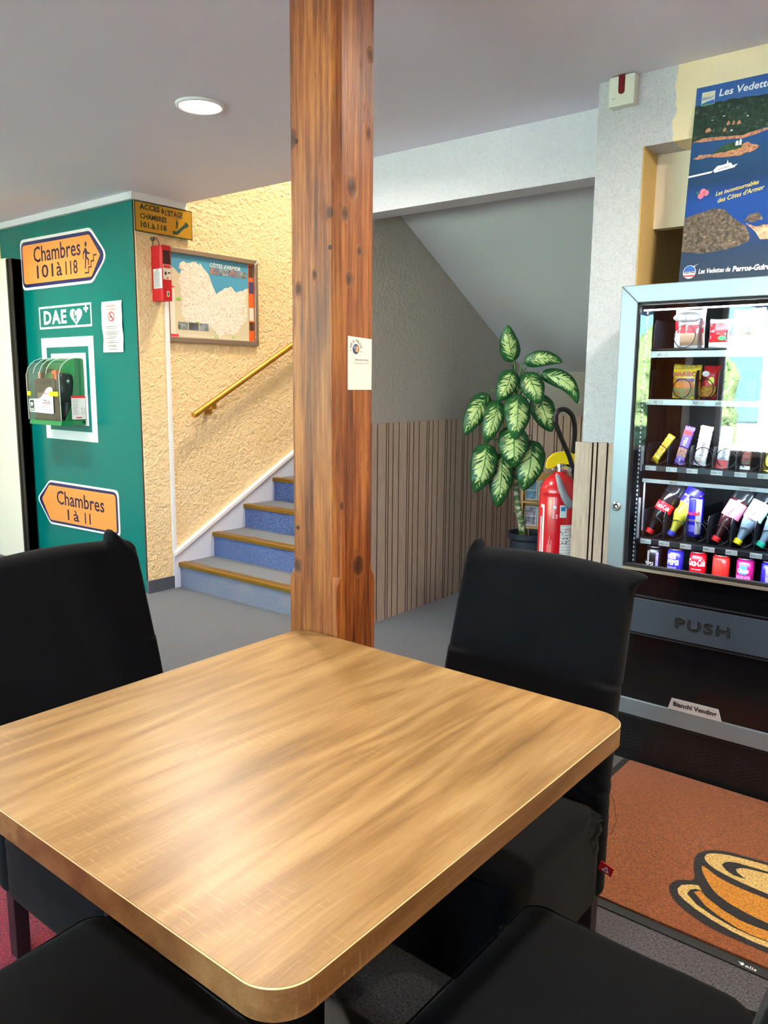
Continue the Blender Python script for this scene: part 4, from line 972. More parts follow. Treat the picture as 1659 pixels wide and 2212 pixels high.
# ------------------------------------------------------------ alcove: plant, rack, extinguisher
fh = Vector((-0.62743, 0.778673, 0)); rh = Vector((0.778673, 0.62743, 0)); tc_ = -fh
PB = Vector((-2.395, 4.363, 0))
pl = thing('potted_dieffenbachia', 'tall potted plant with cream and green leaves in the alcove behind the right chair', 'plant', PB)
def pw(r, z, n=0.0): return PB + rh * r + tc_ * n + Vector((0, 0, z))
m_pot = M('pot_dark_blue', S(30, 38, 50), 0.5)
MP = Matrix.Translation(PB + rh * 0.035)
b = MB(PB); b.lathe([(0.085, 0.0), (0.09, 0.004), (0.108, 0.20), (0.118, 0.44), (0.132, 0.455), (0.134, 0.485), (0.124, 0.487), (0.116, 0.44), (0.0, 0.438)], 40, MP); b.build('pot', m_pot, pl, smooth='auto')
b = MB(PB); b.lathe([(0.0, 0.452), (0.06, 0.456), (0.118, 0.446)], 24, MP); b.build('soil', M('soil', S(50, 38, 30), .95, bump=(60, .8, .01)), pl, smooth=True)
ms = NT('plant_stem'); _c = ms.coord((1, 1, 1)); sp_ = ms.n('SeparateXYZ'); ms.set(sp_.inputs[0], ms.n('TexCoord').outputs['Object'])
_n = ms.ramp(ms.math('FRACT', ms.math('ADD', ms.math('MULTIPLY', sp_.outputs[2], 24.0), ms.math('MULTIPLY', ms.noise(_c, 12), 1.2))), [(0.0, S(190, 178, 150)), (0.14, S(84, 110, 60)), (0.6, S(66, 104, 56)), (1.0, S(150, 150, 116))])
ms.base(ms.mix(ms.ramp(ms.noise(_c, 30), [(0.55, (0, 0, 0)), (.65, (1, 1, 1))]), _n, S(206, 190, 165)), .5); ms.bump(ms.noise(_c, 50), .4); ms = ms.m
b = MB(PB); b.tube([pw(0.0, .44), pw(-.012, .53), pw(-.038, .64), (pw(-.052, .72)), pw(-.064, .82)], [.025, .023, .021, .019, .017], 14); b.tube([pw(-.064, .82), pw(-.074, .98), pw(-.078, 1.13), pw(-.078, 1.25), pw(-.075, 1.36)], [.017, .015, .013, .011, .008], 12)
b.build('stem', ms, pl, smooth=True)
b = MB(PB); rnd = random.Random(2)
for k in range(12):
    z = .56 + rnd.random() * .28; r0 = -.04 + rnd.choice((-.019, .019)); b.tube([pw(r0, z, .004), pw(r0 + rnd.uniform(-.012, .012), z - .012, .012)], [.003, .001], 5)
b.tube([pw(.03, .45, .02), pw(-.012, .80, .03)], .0015, 5)
b.build('husk', M('dry_husk', S(190, 160, 120), .8), pl)
# leaf shader, driven by the UV map (u across, v from base to tip)
ml = NT('leaf_variegated'); uv = ml.n('UVMap', uv_map='UVMap'); sp_ = ml.n('SeparateXYZ'); ml.set(sp_.inputs[0], uv.outputs[0]); oi = ml.n('ObjectInfo')
au = ml.math('MULTIPLY', ml.math('ABSOLUTE', ml.math('SUBTRACT', sp_.outputs[0], .5)), 2.0)
sv = ml.math('SUBTRACT', sp_.outputs[1], ml.math('MULTIPLY', au, .22))
cb = ml.n('CombineXYZ'); ml.set(cb.inputs[0], ml.math('MULTIPLY', sv, 27.0)); ml.set(cb.inputs[1], ml.math('MULTIPLY', au, 1.7)); ml.set(cb.inputs[2], ml.math('ADD', ml.math('MULTIPLY', oi.outputs['Random'], 40.0), ml.math('GREATER_THAN', sp_.outputs[0], .5)))
st_ = ml.noise(cb.outputs[0], 1.0, 3, .6)
endf = ml.math('MULTIPLY', ml.math('POWER', ml.math('ABSOLUTE', ml.math('SUBTRACT', sp_.outputs[1], .48)), 2.0), 1.2)
th = ml.math('ADD', ml.math('ADD', .365, ml.math('MULTIPLY', ml.math('POWER', au, 2.5), .42)), endf)
mask = ml.math('MULTIPLY', ml.math('SUBTRACT', st_, th), 16.0, clamp=True)
mid = ml.math('LESS_THAN', au, .035)
col = ml.mix(mask, ml.ramp(ml.noise(ml.coord(), 14), [(.3, S(18, 76, 34)), (.7, S(34, 104, 48))]), S(206, 226, 148))
col = ml.mix(mid, col, S(60, 128, 62))
ml.base(col, .38); ml.b.inputs['Subsurface Weight'].default_value = 0.0
ml.bump(ml.math('SINE', ml.math('MULTIPLY', sv, 90.0)), .12, .002); m_leaf = ml.m
ml2 = m_leaf.copy(); ml2.name = 'leaf_young'
def leaf(base, tip, width, bow, n0, n1, curve=0.0, mat=None, twist=0.0):
    """leaf blade from base to tip, (r, z) in the plant's frame; n0, n1 depth toward the room"""
    NV, NU = 22, 12; b = MB(PB); uvs = []
    A = Vector(base); B = Vector(tip); D = (B - A); L = D.length; d = D / L; s = Vector((-d.y, d.x))
    for j in range(NV + 1):
        t = j / NV; c = A + D * t + s * (curve * 4 * t * (1 - t) * L)
        w = width / 2 * (math.sin(PI * min(1, t ** 0.72)) ** 0.62) * (1.0 - 0.12 * t) if 0 < t < 1 else 0.0005
        tn = (D + s * (curve * 4 * (1 - 2 * t) * L)).normalized(); sl = Vector((-tn.y, tn.x))
        dep = n0 + (n1 - n0) * t + bow * math.sin(PI * t * .9)
        for i in range(NU + 1):
            u = -1 + 2 * i / NU; rr = c + sl * (w * u)
            fold = -abs(u) ** 1.5 * w * .35 + .006 * math.sin(t * 20 + u * 3) * abs(u) * (w / .08)
            if abs(u) < .01: fold -= .002
            b.v.append(pw(rr.x, rr.y, dep + fold + twist * u * w) - PB); uvs.append((i / NU, t))
    for j in range(NV):
        for i in range(NU):
            a = j * (NU + 1) + i; b.f.append((a, a + 1, a + NU + 2, a + NU + 1)); b.mi.append(0)
    o = b.build('leaf', mat or m_leaf, pl, smooth=True); me = o.data; uvl = me.uv_layers.new(name='UVMap')
    for lp in me.loops: uvl.data[lp.index].uv = uvs[lp.vertex_index]
    sm = o.modifiers.new('solid', 'SOLIDIFY'); sm.thickness = .0012
    return o
LV = [((-.095, 1.533), (-.145, 1.745), .130, .02, .00, .03, .06), ((-.034, 1.520), (.183, 1.526), .100, .03, .02, .05, .13), ((-.112, 1.482), (-.202, 1.296), .132, .05, .03, .07, .05),
      ((-.020, 1.470), (.062, 1.282), .150, .05, .02, .06, -.03), ((.070, 1.452), (.286, 1.283), .112, .04, .00, .04, .20), ((-.245, 1.335), (-.388, 1.090), .140, .05, .02, .06, -.05),
      ((-.190, 1.300), (-.268, 1.046), .134, .05, .06, .10, .0), ((-.080, 1.338), (-.098, 1.070), .166, .05, .09, .14, .0), ((.066, 1.335), (.150, 1.112), .158, .04, -.03, .00, -.04),
      ((-.098, 1.148), (-.099, .902), .196, .05, .06, .11, .0), ((-.252, 1.038), (-.326, .748), .176, .05, .05, .09, .04), ((-.150, .982), (-.174, .650), .166, .04, .02, .05, .0), ((.020, 1.062), (-.027, .758), .196, .04, .03, .07, .04)]
JT = [1.38, 1.38, 1.33, 1.30, 1.28, 1.26, 1.22, 1.24, 1.22, 1.10, 1.02, .98, 1.04]
for k, (a, c, w, bow, n0, n1, cv) in enumerate(LV):
    leaf(a, c, w, bow, n0, n1, cv)
    b = MB(PB); j = Vector((-.076, JT[k])); A = Vector(a); dd = (Vector(c) - A).normalized()
    hump = .035 if k > 1 else 0.0
    q = [pw(j.x, j.y, 0), pw(j.x * .65 + A.x * .35, j.y * .6 + A.y * .4 + hump, n0 * .4), pw(A.x - dd.x * .02, A.y - dd.y * .02 + hump * .25, n0), pw(A.x + dd.x * .03, A.y + dd.y * .03, n0 + .002)]
    b.tube(q, [.006, .0045, .0035, .002], 7); b.build('petiole', M('petiole_green', S(70, 130, 60), .45) if k == 0 else bpy.data.materials['petiole_green'], pl, smooth=True)

# brochure rack behind the pot
rk = thing('brochure_rack', 'narrow wooden rack of picture postcards behind the plant pot', 'rack', (-2.53, 4.86, 0)); off = rk.location
RU = Vector((0.92, 0.39, 0)).normalized(); RF = ((-2.66, 4.80, 0), RU, (0, 0, 1))
b = MB(off); b.prism([(0, 0), (.30, 0), (.30, .80), (0, .80)], RF, -.09, -.075); b.prism([(0, 0), (.30, 0), (.30, .02), (0, .02)], RF, -.075, .06)
for u in (0, .288):
    b.prism([(u, 0), (u + .012, 0), (u + .012, .74), (u, .74)], RF, -.075, .015)
b.build('frame', M('rack_pine', S(206, 160, 96), .5), rk)
b = MB(off); 
for z in (.24, .42, .60): b = MB(off); b.prism([(.012, z), (.288, z), (.288, z + .012), (.012, z + .012)], RF, -.075, .03); b.build('ledge', bpy.data.materials['rack_pine'], rk)
mcs = [M('postcard_blue', S(90, 150, 200), .3, var=(30, S(220, 226, 230))), M('postcard_rock', S(70, 80, 100), .3, var=(34, S(190, 180, 190))), M('postcard_sky', S(150, 190, 226), .3, var=(26, S(60, 110, 150)))]
for i in range(3):
    for jz, z in enumerate((.255, .435, .615)):
        b = MB(); u = .02 + i * .088; nn = -.03 + .02 * (i % 2)
        b.prism([(u, z), (u + .082, z), (u + .082, z + .135), (u, z + .135)], RF, nn, nn + .002, 0); b.flat([(u + .006, z + .006), (u + .076, z + .006), (u + .076, z + .065), (u + .006, z + .065)], RF, nn + .0026, 1); b.flat([(u + .006, z + .070), (u + .076, z + .070), (u + .076, z + .129), (u + .006, z + .129)], RF, nn + .0026, 1)
        o = b.build('postcard', [m_paper, mcs[(i + jz) % 3]]); tag(o, ['left', 'middle', 'right'][i] + ' small picture postcard on the ' + ['lowest', 'middle', 'top'][jz] + ' ledge of the brochure rack', 'postcard', 'postcards in the brochure rack behind the plant')

ex = thing('fire_extinguisher', 'red fire extinguisher with black hose between the plant and the pillar', 'fire extinguisher', (-1.606, 3.24, 0.53)); off = ex.location
ME = Matrix.Translation((-1.606, 3.24, 0.53)); mrg = m_red
b = MB(off); b.lathe([(.078, 0), (.086, .012), (.088, .03), (.088, .378), (.086, .386), (.088, .392), (.084, .418), (.068, .448), (.045, .468), (.030, .476), (.030, .487)], 48, ME); b.build('cylinder', mrg, ex, smooth=True)
b = MB(off); b.lathe([(.018, .485), (.018, .505), (.024, .507), (.024, .522), (.014, .526), (.014, .545)], 20, ME); b.tube([(-1.606, 3.24, 1.03), (-1.57, 3.22, 1.035), (-1.545, 3.205, 1.03)], .011, 10); b.build('valve', m_steel, ex, smooth='auto')
b = MB(off); b.tube([(-1.632, 3.215, 1.012), (-1.632, 3.215, 1.04)], .005, 8); b.lathe([(.0, .005), (.008, .003), (.008, 0), (.004, -.002)], 12, Matrix.Translation((-1.632, 3.215, 1.045))); b.build('pin', m_steel, ex, smooth=True)
# lever: yellow arched grip pointing left towards the viewer
b = MB(off); AX = Vector((-.80, -.60, 0)); SD = Vector((.60, -.80, 0)); fr = (Vector((-1.590, 3.25, 1.05)), AX, (0, 0, 1))
b.prism(rpoly([(-.045, .0), (.030, .0), (.060, -.020), (.085, -.020), (.080, .020), (.050, .050), (.0, .058), (-.045, .045)], [.005, .02, .01, .008, .01, .02, .02, .01]), fr, -.013, .013); b.build('lever', M('yellow_lever', S(250, 212, 20), .35), ex, bevel=.003)
b = MB(off); RH = rh
def ep(r, z, n=0): return Vector((-1.606, 3.24, 0)) + rh * r + tc_ * n + Vector((0, 0, z))
hp = [(.055, .985), (.030, 1.075), (-.010, 1.16), (-.038, 1.225), (-.042, 1.262), (-.025, 1.288), (.005, 1.290), (.035, 1.262), (.050, 1.21), (.052, 1.14), (.045, 1.07), (.03, 1.035)]
pth = []
for i in range(len(hp) - 1):
    for k in range(5):
        t = k / 5; p0 = Vector(hp[max(i - 1, 0)]); p1 = Vector(hp[i]); p2 = Vector(hp[i + 1]); p3 = Vector(hp[min(i + 2, len(hp) - 1)])
        q = .5 * ((2 * p1) + (p2 - p0) * t + (2 * p0 - 5 * p1 + 4 * p2 - p3) * t * t + (-p0 + 3 * p1 - 3 * p2 + p3) * t ** 3); f_ = (i + t) / (len(hp) - 1)
        pth.append(ep(q.x, q.y, .05 - .06 * f_ + .02 * math.sin(f_ * PI)))
pth = [ep(.072, .82, .085), ep(.070, .90, .082)] + pth + [ep(.03, 1.035, -.01)]
b.tube(pth, .0105, 12); b.build('hose', M('hose_black', S(20, 20, 22), .3), ex, smooth=True)
b = MB(off); b.tube([ep(.062, .955, .066), ep(.058, .985, .062)], .015, 14); b.build('hose_ferrule', m_steel, ex, smooth=True)
b = MB(off); b.tube([ep(.075, .84, .088), ep(.084, .74, .09), ep(.09, .62, .085)], [.012, .018, .03], 14); b.build('nozzle', m_black, ex, smooth=True)
b = MB(off); b.tube([ep(-.028, 1.008, .07), ep(-.018, .965, .092), ep(.002, .915, .100), ep(.030, .875, .100)], [.010, .014, .017, .020], 10); b.build('nozzle_holder', M('holder_grey', S(140, 146, 154), .5), ex, smooth=True)
b = MB(off); b.box(-1.515, -1.431, 3.21, 3.27, .80, .84); b.box(-1.515, -1.431, 3.21, 3.27, .56, .60); b.build('wall_bracket', m_black, ex)
# curved labels on the cylinder
def curved(name, a0, a1, z0, z1, mat, n=8, dr=.0008, parent=ex):
    b = MB(off); c = Vector((-1.606, 3.24, 0)); base = math.atan2(tc_.y, tc_.x)
    for i in range(n + 1):
        a = base + a0 + (a1 - a0) * i / n
        for z in (z0, z1): b.v.append(c + Vector((math.cos(a) * (.088 + dr), math.sin(a) * (.088 + dr), z)) - b.off)
    for i in range(n): b.f.append((2 * i, 2 * i + 2, 2 * i + 3, 2 * i + 1)); b.mi.append(0)
    return b.build(name, mat, parent, smooth=True)
mlab = NT('inspection_label'); _c = mlab.coord(); sp_ = mlab.n('SeparateXYZ'); mlab.set(sp_.inputs[0], _c)
gz = mlab.math('LESS_THAN', mlab.math('FRACT', mlab.math('MULTIPLY', sp_.outputs[2], 75.0)), .14)
sc_ = mlab.ramp(mlab.noise(_c, 120, 3), [(.56, (0, 0, 0)), (.6, (1, 1, 1))]); zz = mlab.math('MULTIPLY', mlab.math('GREATER_THAN', sp_.outputs[2], .17), mlab.math('LESS_THAN', sp_.outputs[2], .235))
mlab.base(mlab.mix(mlab.math('MULTIPLY', sc_, zz), mlab.mix(gz, S(240, 240, 240), S(150, 170, 180)), S(50, 50, 60)), .5); mlab = mlab.m
curved('inspection_label', -.10, .95, .62, .79, mlab); curved('blue_sticker', -.16, .18, .823, .878, M('sticker_pale', S(206, 220, 228), .4)); curved('sticker_oval', -.10, .12, .852, .870, M('sticker_blue', S(40, 120, 180), .4), dr=.0014)
curved('white_stripe', -1.25, -1.17, .60, .82, m_print); curved('white_stripe', -1.10, -.98, .60, .86, m_print); curved('white_stripe', -1.25, -.98, .86, .875, m_print)
for k in range(5): curved('print_line', -.74 + k * .05, -.715 + k * .05, .60, .70 + .02 * (k % 3), M('print_pale_red', S(240, 150, 150), .5) if k == 0 else bpy.data.materials['print_pale_red'])
cdir = Vector((math.cos(math.atan2(tc_.y, tc_.x) - .42), math.sin(math.atan2(tc_.y, tc_.x) - .42), 0)); cu_ = Vector((-cdir.y, cdir.x, 0))
FE = (Vector((-1.606, 3.24, 0)) + cdir * .0895, cu_, (0, 0, 1))
text('C E', FE, (-.012, .818, .028, .018), m_print, ex, off, n=.0006); b = MB(off)
for k in range(12):
    a = PI / 6 * k; b.flat([(.0 + .007 * math.cos(a - .1), .868 + .007 * math.sin(a - .1)), (.0125 * math.cos(a), .868 + .0125 * math.sin(a)), (.007 * math.cos(a + .1), .868 + .007 * math.sin(a + .1))], FE, .0006)
b.flat(circle(0, .868, .0065, n=14), FE, .0006); b.build('emblem', m_print, ex)
cdir = Vector((math.cos(math.atan2(tc_.y, tc_.x) + .30), math.sin(math.atan2(tc_.y, tc_.x) + .30), 0)); cu_ = Vector((-cdir.y, cdir.x, 0))
FE2 = (Vector((-1.606, 3.24, 0)) + cdir * .0905, cu_, (0, 0, 1)); text('ADEFI', FE2, (-.018, .765, .045, .011), m_redp, ex, off, n=.0006, slant=.2)

# call point on the pillar just below the ceiling
cp = thing('alarm_call_unit', 'small cream alarm unit with a dark red lens at the top of the pillar', 'alarm unit', (-1.322, 3.07, 2.43)); off = cp.location
b = MB(off); b.box(-1.373, -1.272, 3.030, 3.0695, 2.430, 2.536); b.build('case', M('case_cream', S(232, 232, 220), .4), cp, bevel=.006, bseg=3)
b = MB(off); b.prism([(-1.334, 2.536), (-1.334, 2.485)] + circle(-1.322, 2.482, .012, n=10, a0=PI, a1=2 * PI) + [(-1.310, 2.485), (-1.310, 2.536)], FY(0, 3.030, 0), 0, .004); b.build('red_lens', M('lens_red', S(110, 8, 22), .12), cp)
text('sigur', FY(0, 3.030, 0), (-1.358, 2.4555, .016, .005), m_ink, cp, off, n=.0006); b = MB(off); b.tube([(-1.315, 3.05, 2.536), (-1.31, 3.05, 2.5395)], .006, 8); b.build('wire', M('wire_brown', S(90, 50, 40), .5), cp)

# ------------------------------------------------------------ vending machine
vm = thing('vending_machine', 'black vending machine with aluminium frame and glass front in the wall recess', 'vending machine', (-0.80, 3.15, 0)); off = vm.location
VX0, VX1, VY = -1.172, -0.40, 2.775
GX0, GX1, GZ0, GZ1 = -1.111, -0.515, 0.752, 1.682
b = MB(off)
b.box(VX0 + .006, VX0 + .03, 2.80, 3.62, .02, 1.735); b.box(VX1 - .03, VX1 - .006, 2.80, 3.62, .02, 1.735)
b.box(VX0 + .03, VX1 - .03, 3.60, 3.62, .02, 1.735); b.box(VX0 + .03, VX1 - .03, 2.80, 3.62, 1.712, 1.735); b.box(VX0 + .03, VX1 - .03, 2.80, 3.60, .02, .60)
b.build('cabinet', m_blacks, vm, bevel=.002)
m_liner = M('cavity_liner', S(22, 23, 30), .5)
b = MB(off); b.box(VX0 + .03, VX0 + .034, 2.80, 3.40, .60, 1.712); b.box(GX1 + .03, GX1 + .034, 2.80, 3.40, .60, 1.712); b.box(VX0 + .03, GX1 + .03, 3.38, 3.40, .60, 1.712); b.box(VX0 + .034, GX1 + .03, 2.80, 3.38, .60, .715)
b.build('cavity_liner', m_liner, vm)
b = MB(off); b.box(GX1 + .034, VX1 - .03, 2.79, 2.80, .60, 1.712); b.build('payment_panel', m_blackg, vm)
# silver frame with mitred corners
F = FY(0, VY, 0)
def rail(pts, mat): 
    b = MB(off); b.prism(pts, F, -.030, 0.0); b.build('door_frame_rail', mat, vm, bevel=.003)
XO, XI, XI2, XO2 = VX0, GX0, GX1, VX1
rail([(XO, 1.742), (XI, GZ1), (XI2, GZ1), (XO2, 1.742)][::-1], m_alu)
rail([(XO, .185), (XI, .185), (XI, GZ1), (XO, 1.742)], m_aluv); rail([(XI2, .185), (XO2, .185), (XO2, 1.742), (XI2, GZ1)], m_aluv)
rail([(XI, .185), (XI2, .185), (XI2, .248), (XI, .248)], m_alu)
b = MB(off); b.prism([(-.912, .248), (-.724, .248), (-.738, .291), (-.900, .291)], F, -.001, .001); b.build('name_plate', M('plate_silver', S(206, 208, 216), .35, .3), vm)
text('Bianchi Vending', F, (-.893, .258, .150, .022), m_ink, vm, off, n=.0016, bold=.03)
# gasket round the glass
b = MB(off)
for x0_, x1_, z0_, z1_ in ((GX0, GX0 + .006, GZ0, GZ1), (GX1 - .006, GX1, GZ0, GZ1), (GX0, GX1, GZ1 - .008, GZ1), (GX0, GX1, GZ0 - .006, GZ0 + .004)): b.box(x0_, x1_, 2.779, 2.802, z0_, z1_)
b.build('gasket', m_bevelb, vm)
b = MB(off); b.box(GX0 + .005, GX1 - .005, 2.786, 2.790, GZ0 + .003, GZ1 - .007); b.build('glass_pane', m_glass, vm)
# lower trim bands
b = MB(off); b.box(GX0, GX1, 2.770, 2.80, .736, .745, 0); b.build('lower_glass_trim', M('warm_grey_trim', S(160, 152, 140), .35, .4), vm)
b = MB(off); b.box(GX0, GX1, 2.782, 2.81, .248, .736); b.build('lower_door', m_blackg, vm)
b = MB(off); b.prism(rpoly([(GX0 + .002, .506), (GX1 - .03, .506), (GX1 - .03, .634), (GX0 + .002, .634)], .006), F, -.008, -.002); b.build('push_flap', M('flap_satin', S(76, 90, 106), .30, .35, coat=.1, bump=(30, .08)), vm, bevel=.002)
b = MB(off); b.prism([(GX0, .639), (GX1 - .02, .639), (GX1 - .02, .646), (GX0, .646)], F, -.008, 0); b.prism([(GX0, .495), (GX1 - .02, .495), (GX1 - .02, .502), (GX0, .502)], F, -.008, 0); b.build('flap_lip', m_blacks, vm, bevel=.002)
# embossed outline lettering PUSH
def outline_text(body, box, r):
    cu = bpy.data.curves.new('t', 'FONT'); cu.body = body; cu.size = 1; cu.fill_mode = 'NONE'; cu.resolution_u = 3; cu.offset = .02; cu.space_character = 1.18
    t = bpy.data.objects.new('t', cu); COL.objects.link(t); dg = bpy.context.evaluated_depsgraph_get(); me = bpy.data.meshes.new_from_object(t.evaluated_get(dg)); COL.objects.unlink(t)
    xs = [v.co.x for v in me.vertices]; ys = [v.co.y for v in me.vertices]; x0_, x1_, y0_, y1_ = min(xs), max(xs), min(ys), max(ys)
    nb_ = {i: [] for i in range(len(me.vertices))}
    for e in me.edges: nb_[e.vertices[0]].append(e.vertices[1]); nb_[e.vertices[1]].append(e.vertices[0])
    seen = set(); b = MB(off)
    for i in nb_:
        if i in seen or not nb_[i]: continue
        loop = [i]; seen.add(i); cur = i
        while True:
            nx = [k for k in nb_[cur] if k not in seen]
            if not nx: break
            cur = nx[0]; seen.add(cur); loop.append(cur)
        P_ = [(box[0] + (me.vertices[k].co.x - x0_) / (x1_ - x0_) * box[2], 2.7765, box[1] + (me.vertices[k].co.y - y0_) / (y1_ - y0_) * box[3]) for k in loop]
        if len(P_) > 3: b.tube(P_, r, 5, closed=True)
    bpy.data.meshes.remove(me); bpy.data.objects.remove(t)
    return b.build('push_lettering', M('emboss_black', S(2, 2, 4), .4), vm, smooth=True)
outline_text('PUSH', (-.905, .552, .182, .036), .0021)
# kick grille
b = MB(off); b.box(VX0 + .004, VX1 - .004, 2.792, 2.81, 0.0, .170); b.box(VX0 + .004, VX1 - .004, 2.782, 2.80, .170, .180); b.build('kick_plate', m_blacks, vm, bevel=.002)
b = MB(off)
for g in range(6):
    for i in range(7):
        for j in range(6):
            x = -1.09 + g * .137 + i * .0145; z = .052 + j * .0135 + (.0065 if i % 2 else 0)
            b.tube([(x + .0052 * math.cos(a), 2.791, z + .0052 * math.sin(a)) for a in [PI + PI * q / 5 for q in range(6)]], .0011, 4, caps=False)
o = b.build('grille_perforation', M('grille_dark', S(34, 34, 38), .35), vm); o['kind'] = 'stuff'
lk = MB(off); ml_ = Matrix.Translation((-1.146, VY, .962)) @ Matrix.Rotation(PI / 2, 4, 'X'); lk.lathe([(.0165, 0), (.0165, .004), (.012, .008), (.0095, .008), (.0095, .005), (0, .005)], 28, ml_, mis=[0, 0, 0, 0, 1, 1]); o = lk.build('lock', [m_steel, m_black], vm, smooth='auto')
b = MB(off); b.prism([(-1.150, .960), (-1.148, .966), (-1.146, .962), (-1.142, .967), (-1.142, .957), (-1.146, .958)], F, .0052, .0062); b.build('lock_mark', m_print, vm)
# light tube inside, plus fill lamps added to brighten the shelves
m_led = M('led_tube', (1, 1, 1, 1), .5, emit=((.86, .94, 1, 1), 12.0))
b = MB(off); b.box(GX0 + .012, GX1 - .01, 2.806, 2.812, 1.655, 1.660); b.build('light_tube', m_led, vm)
for z_, e_, y_ in ((1.64, .6, 2.83), (1.315, .6, 2.83), (1.035, .9, 2.83), (.80, .4, 2.84)):
    ld = bpy.data.lights.new('machine_fill', 'AREA'); ld.shape = 'RECTANGLE'; ld.size = .56; ld.size_y = .02; ld.energy = e_; ld.color = (.84, .92, 1.0)
    lo = bpy.data.objects.new('machine_fill', ld); COL.objects.link(lo); lo.parent = vm; lo.location = Vector((-.80, y_, z_)) - off; lo.rotation_euler = (math.radians(-38), 0, 0)
    lo.rotation_euler = Vector((0, -.55, .83)).to_track_quat('Z', 'Y').to_euler()
# perforated side rail
b = MB(off); b.box(-1.100, -1.092, 2.835, 2.850, .74, 1.66); b.build('side_rail', m_blacks, vm)
b = MB(off)
for k in range(56): z = .755 + k * .0162; b.prism(rrect(-1.0985, -1.0935, z, z + .009, .002, 2), FY(0, 2.835, 0), 0, .0006)
o = b.build('rail_slot', M('slot_lit_pale', S(220, 226, 232), .4), vm); o['kind'] = 'stuff'  # pale slot faces stand for light showing through the rail holes
# trays
PIT = .0775; CX0 = -1.040
TRAYS = [('A1', 1.528, 1.495, 1.518), ('A2', 1.352, 1.329, 1.350), ('A3', 1.115, 1.093, 1.112), ('A4', .846, .822, .842)]
m_lip = M('tray_lip', S(60, 64, 72), .3, .5); m_lipl = M('tray_lip_light', S(170, 176, 184), .3, .4)
m_tag = M('price_tag', S(214, 224, 226), .5)
PR = {'A1': ['3.30€', '', '1.20€', '', '', ''], 'A2': ['1.30€', '', '1.30€', '1.30€', '1.30€', '1.30€'], 'A3': ['1.30€', '1.20€', '1.60€', '1.60€', '1.30€', '1.30€'], 'A4': ['1.60€', '1.60€', '2.60€', '1.60€', '1.20€', '1.20€']}
LX = {'A1': [(-1.04, 'A11')], 'A2': [(-1.046, 'A22'), (-.903, 'A23'), (-.828, 'A24'), (-.749, 'A25'), (-.672, 'A26')],
      'A3': [(-1.055, 'A31'), (-.980, 'A32'), (-.908, 'A33'), (-.825, 'A34'), (-.747, 'A35'), (-.673, 'A36')],
      'A4': [(-1.057, 'A41'), (-.989, 'A42'), (-.912, 'A43'), (-.832, 'A44'), (-.756, 'A45'), (-.677, 'A46')]}
for nm, fz, l0, l1 in TRAYS:
    b = MB(off); b.box(-1.088, GX1 + .02, 2.853, 3.33, fz - .006, fz - .002); tr = b.build('tray', m_blacks, vm)
    b = MB(off); b.box(-1.088, GX1 + .02, 2.846, 2.853, l0, l1); b.build('tray_lip', m_lipl if nm in ('A1', 'A2') else m_lip, vm, bevel=.0015)
    b = MB(off)
    dw = PIT if nm in ('A3', 'A4') else PIT
    for k in range(8):
        x = CX0 - PIT / 2 + k * PIT
        if nm == 'A1' and k % 2: continue
        if nm == 'A2' and k == 1: continue
        h = .075 if nm == 'A3' else .10; b.prism([(2.862, fz), (3.30, fz), (3.30, fz + h), (2.875, fz + h), (2.862, fz + h - .02)], FX(x - .001, 0, 0), 0, .002)
    b.build('divider', M('divider_' + nm, S(34, 36, 44), .3), vm)
    for x, code in LX[nm]:
        b = MB(off); b.box(x - .019, x + .0195, 2.8445, 2.8462, l0 + .002, l1 - .001); b.build('price_tag', m_tag, vm)
        text(code, FY(0, 2.8445, 0), (x - .017, l0 + .006, .0165, .0085), m_ink, vm, off, n=.0004, name='tag_lettering')
        text('1.30\u20ac' if nm != 'A4' else {'A43': '2.60\u20ac', 'A45': '1.20\u20ac', 'A46': '1.20\u20ac'}.get(code, '1.60\u20ac'), FY(0, 2.8445, 0), (x + .003, l0 + .007, .0145, .006), m_pewter, vm, off, n=.0004, name='tag_lettering')
# wire coils
def coil(x, z, r, y0_=2.864, turns=3, step=.034, ph=.0):
    b = MB(off); P_ = []
    for i in range(turns * 20 + 1):
        a = 2 * PI * i / 20 + ph; P_.append((x + r * math.cos(a), y0_ + step * i / 20, z + r * math.sin(a)))
    b.tube(P_, .0016, 5); return b.build('coil', m_coil, vm, smooth=True)
m_coil = M('dark_wire', S(40, 42, 48), .25, .6)
for k in range(6): coil(CX0 + k * PIT, 1.115 + .036, .034, ph=-PI / 2); coil(CX0 + k * PIT, .846 + .038, .034, ph=-PI / 2)
for x in (-.975, -.898, -.82, -.743, -.665): coil(x, 1.352 + .036, .034, ph=-PI / 2)
coil(-.978, 1.528 + .040, .040, ph=-PI / 2); coil(-.80, 1.528 + .040, .040, ph=-PI / 2); coil(-.66, 1.528 + .040, .040, ph=-PI / 2)
# white shelf bar between the trays and the frame under it
b = MB(off); b.box(-1.085, GX1 + .02, 2.848, 2.853, 1.049, 1.063); b.build('shelf_bar', M('white_bar', S(214, 222, 230), .4), vm, bevel=.001)
for x in (-.985, -.80):
    pass
for x, body, w in ((-.982, 'Barres', .026), (-.748, 'Canettes', .036)):
    b = MB(off); b.box(x - .006, x + .052, 2.8467, 2.8482, 1.050, 1.0625); b.build('bar_tag', m_tag, vm); text(body, FY(0, 2.8467, 0), (x, 1.0525, w, .0075), m_ink, vm, off, n=.0004)
text('1.20\u20ac', FY(0, 2.8467, 0), (-.708, 1.0525, .014, .006), m_pewter, vm, off, n=.0004)
b = MB(off); b.box(-1.079, -1.075, 2.852, 2.858, .87, 1.05); b.box(-1.094, -1.088, 2.84, 2.86, .84, .99); b.box(-1.094, -1.088, 2.84, 2.86, 1.09, 1.18); b.build('rail_hook', m_lipl, vm)

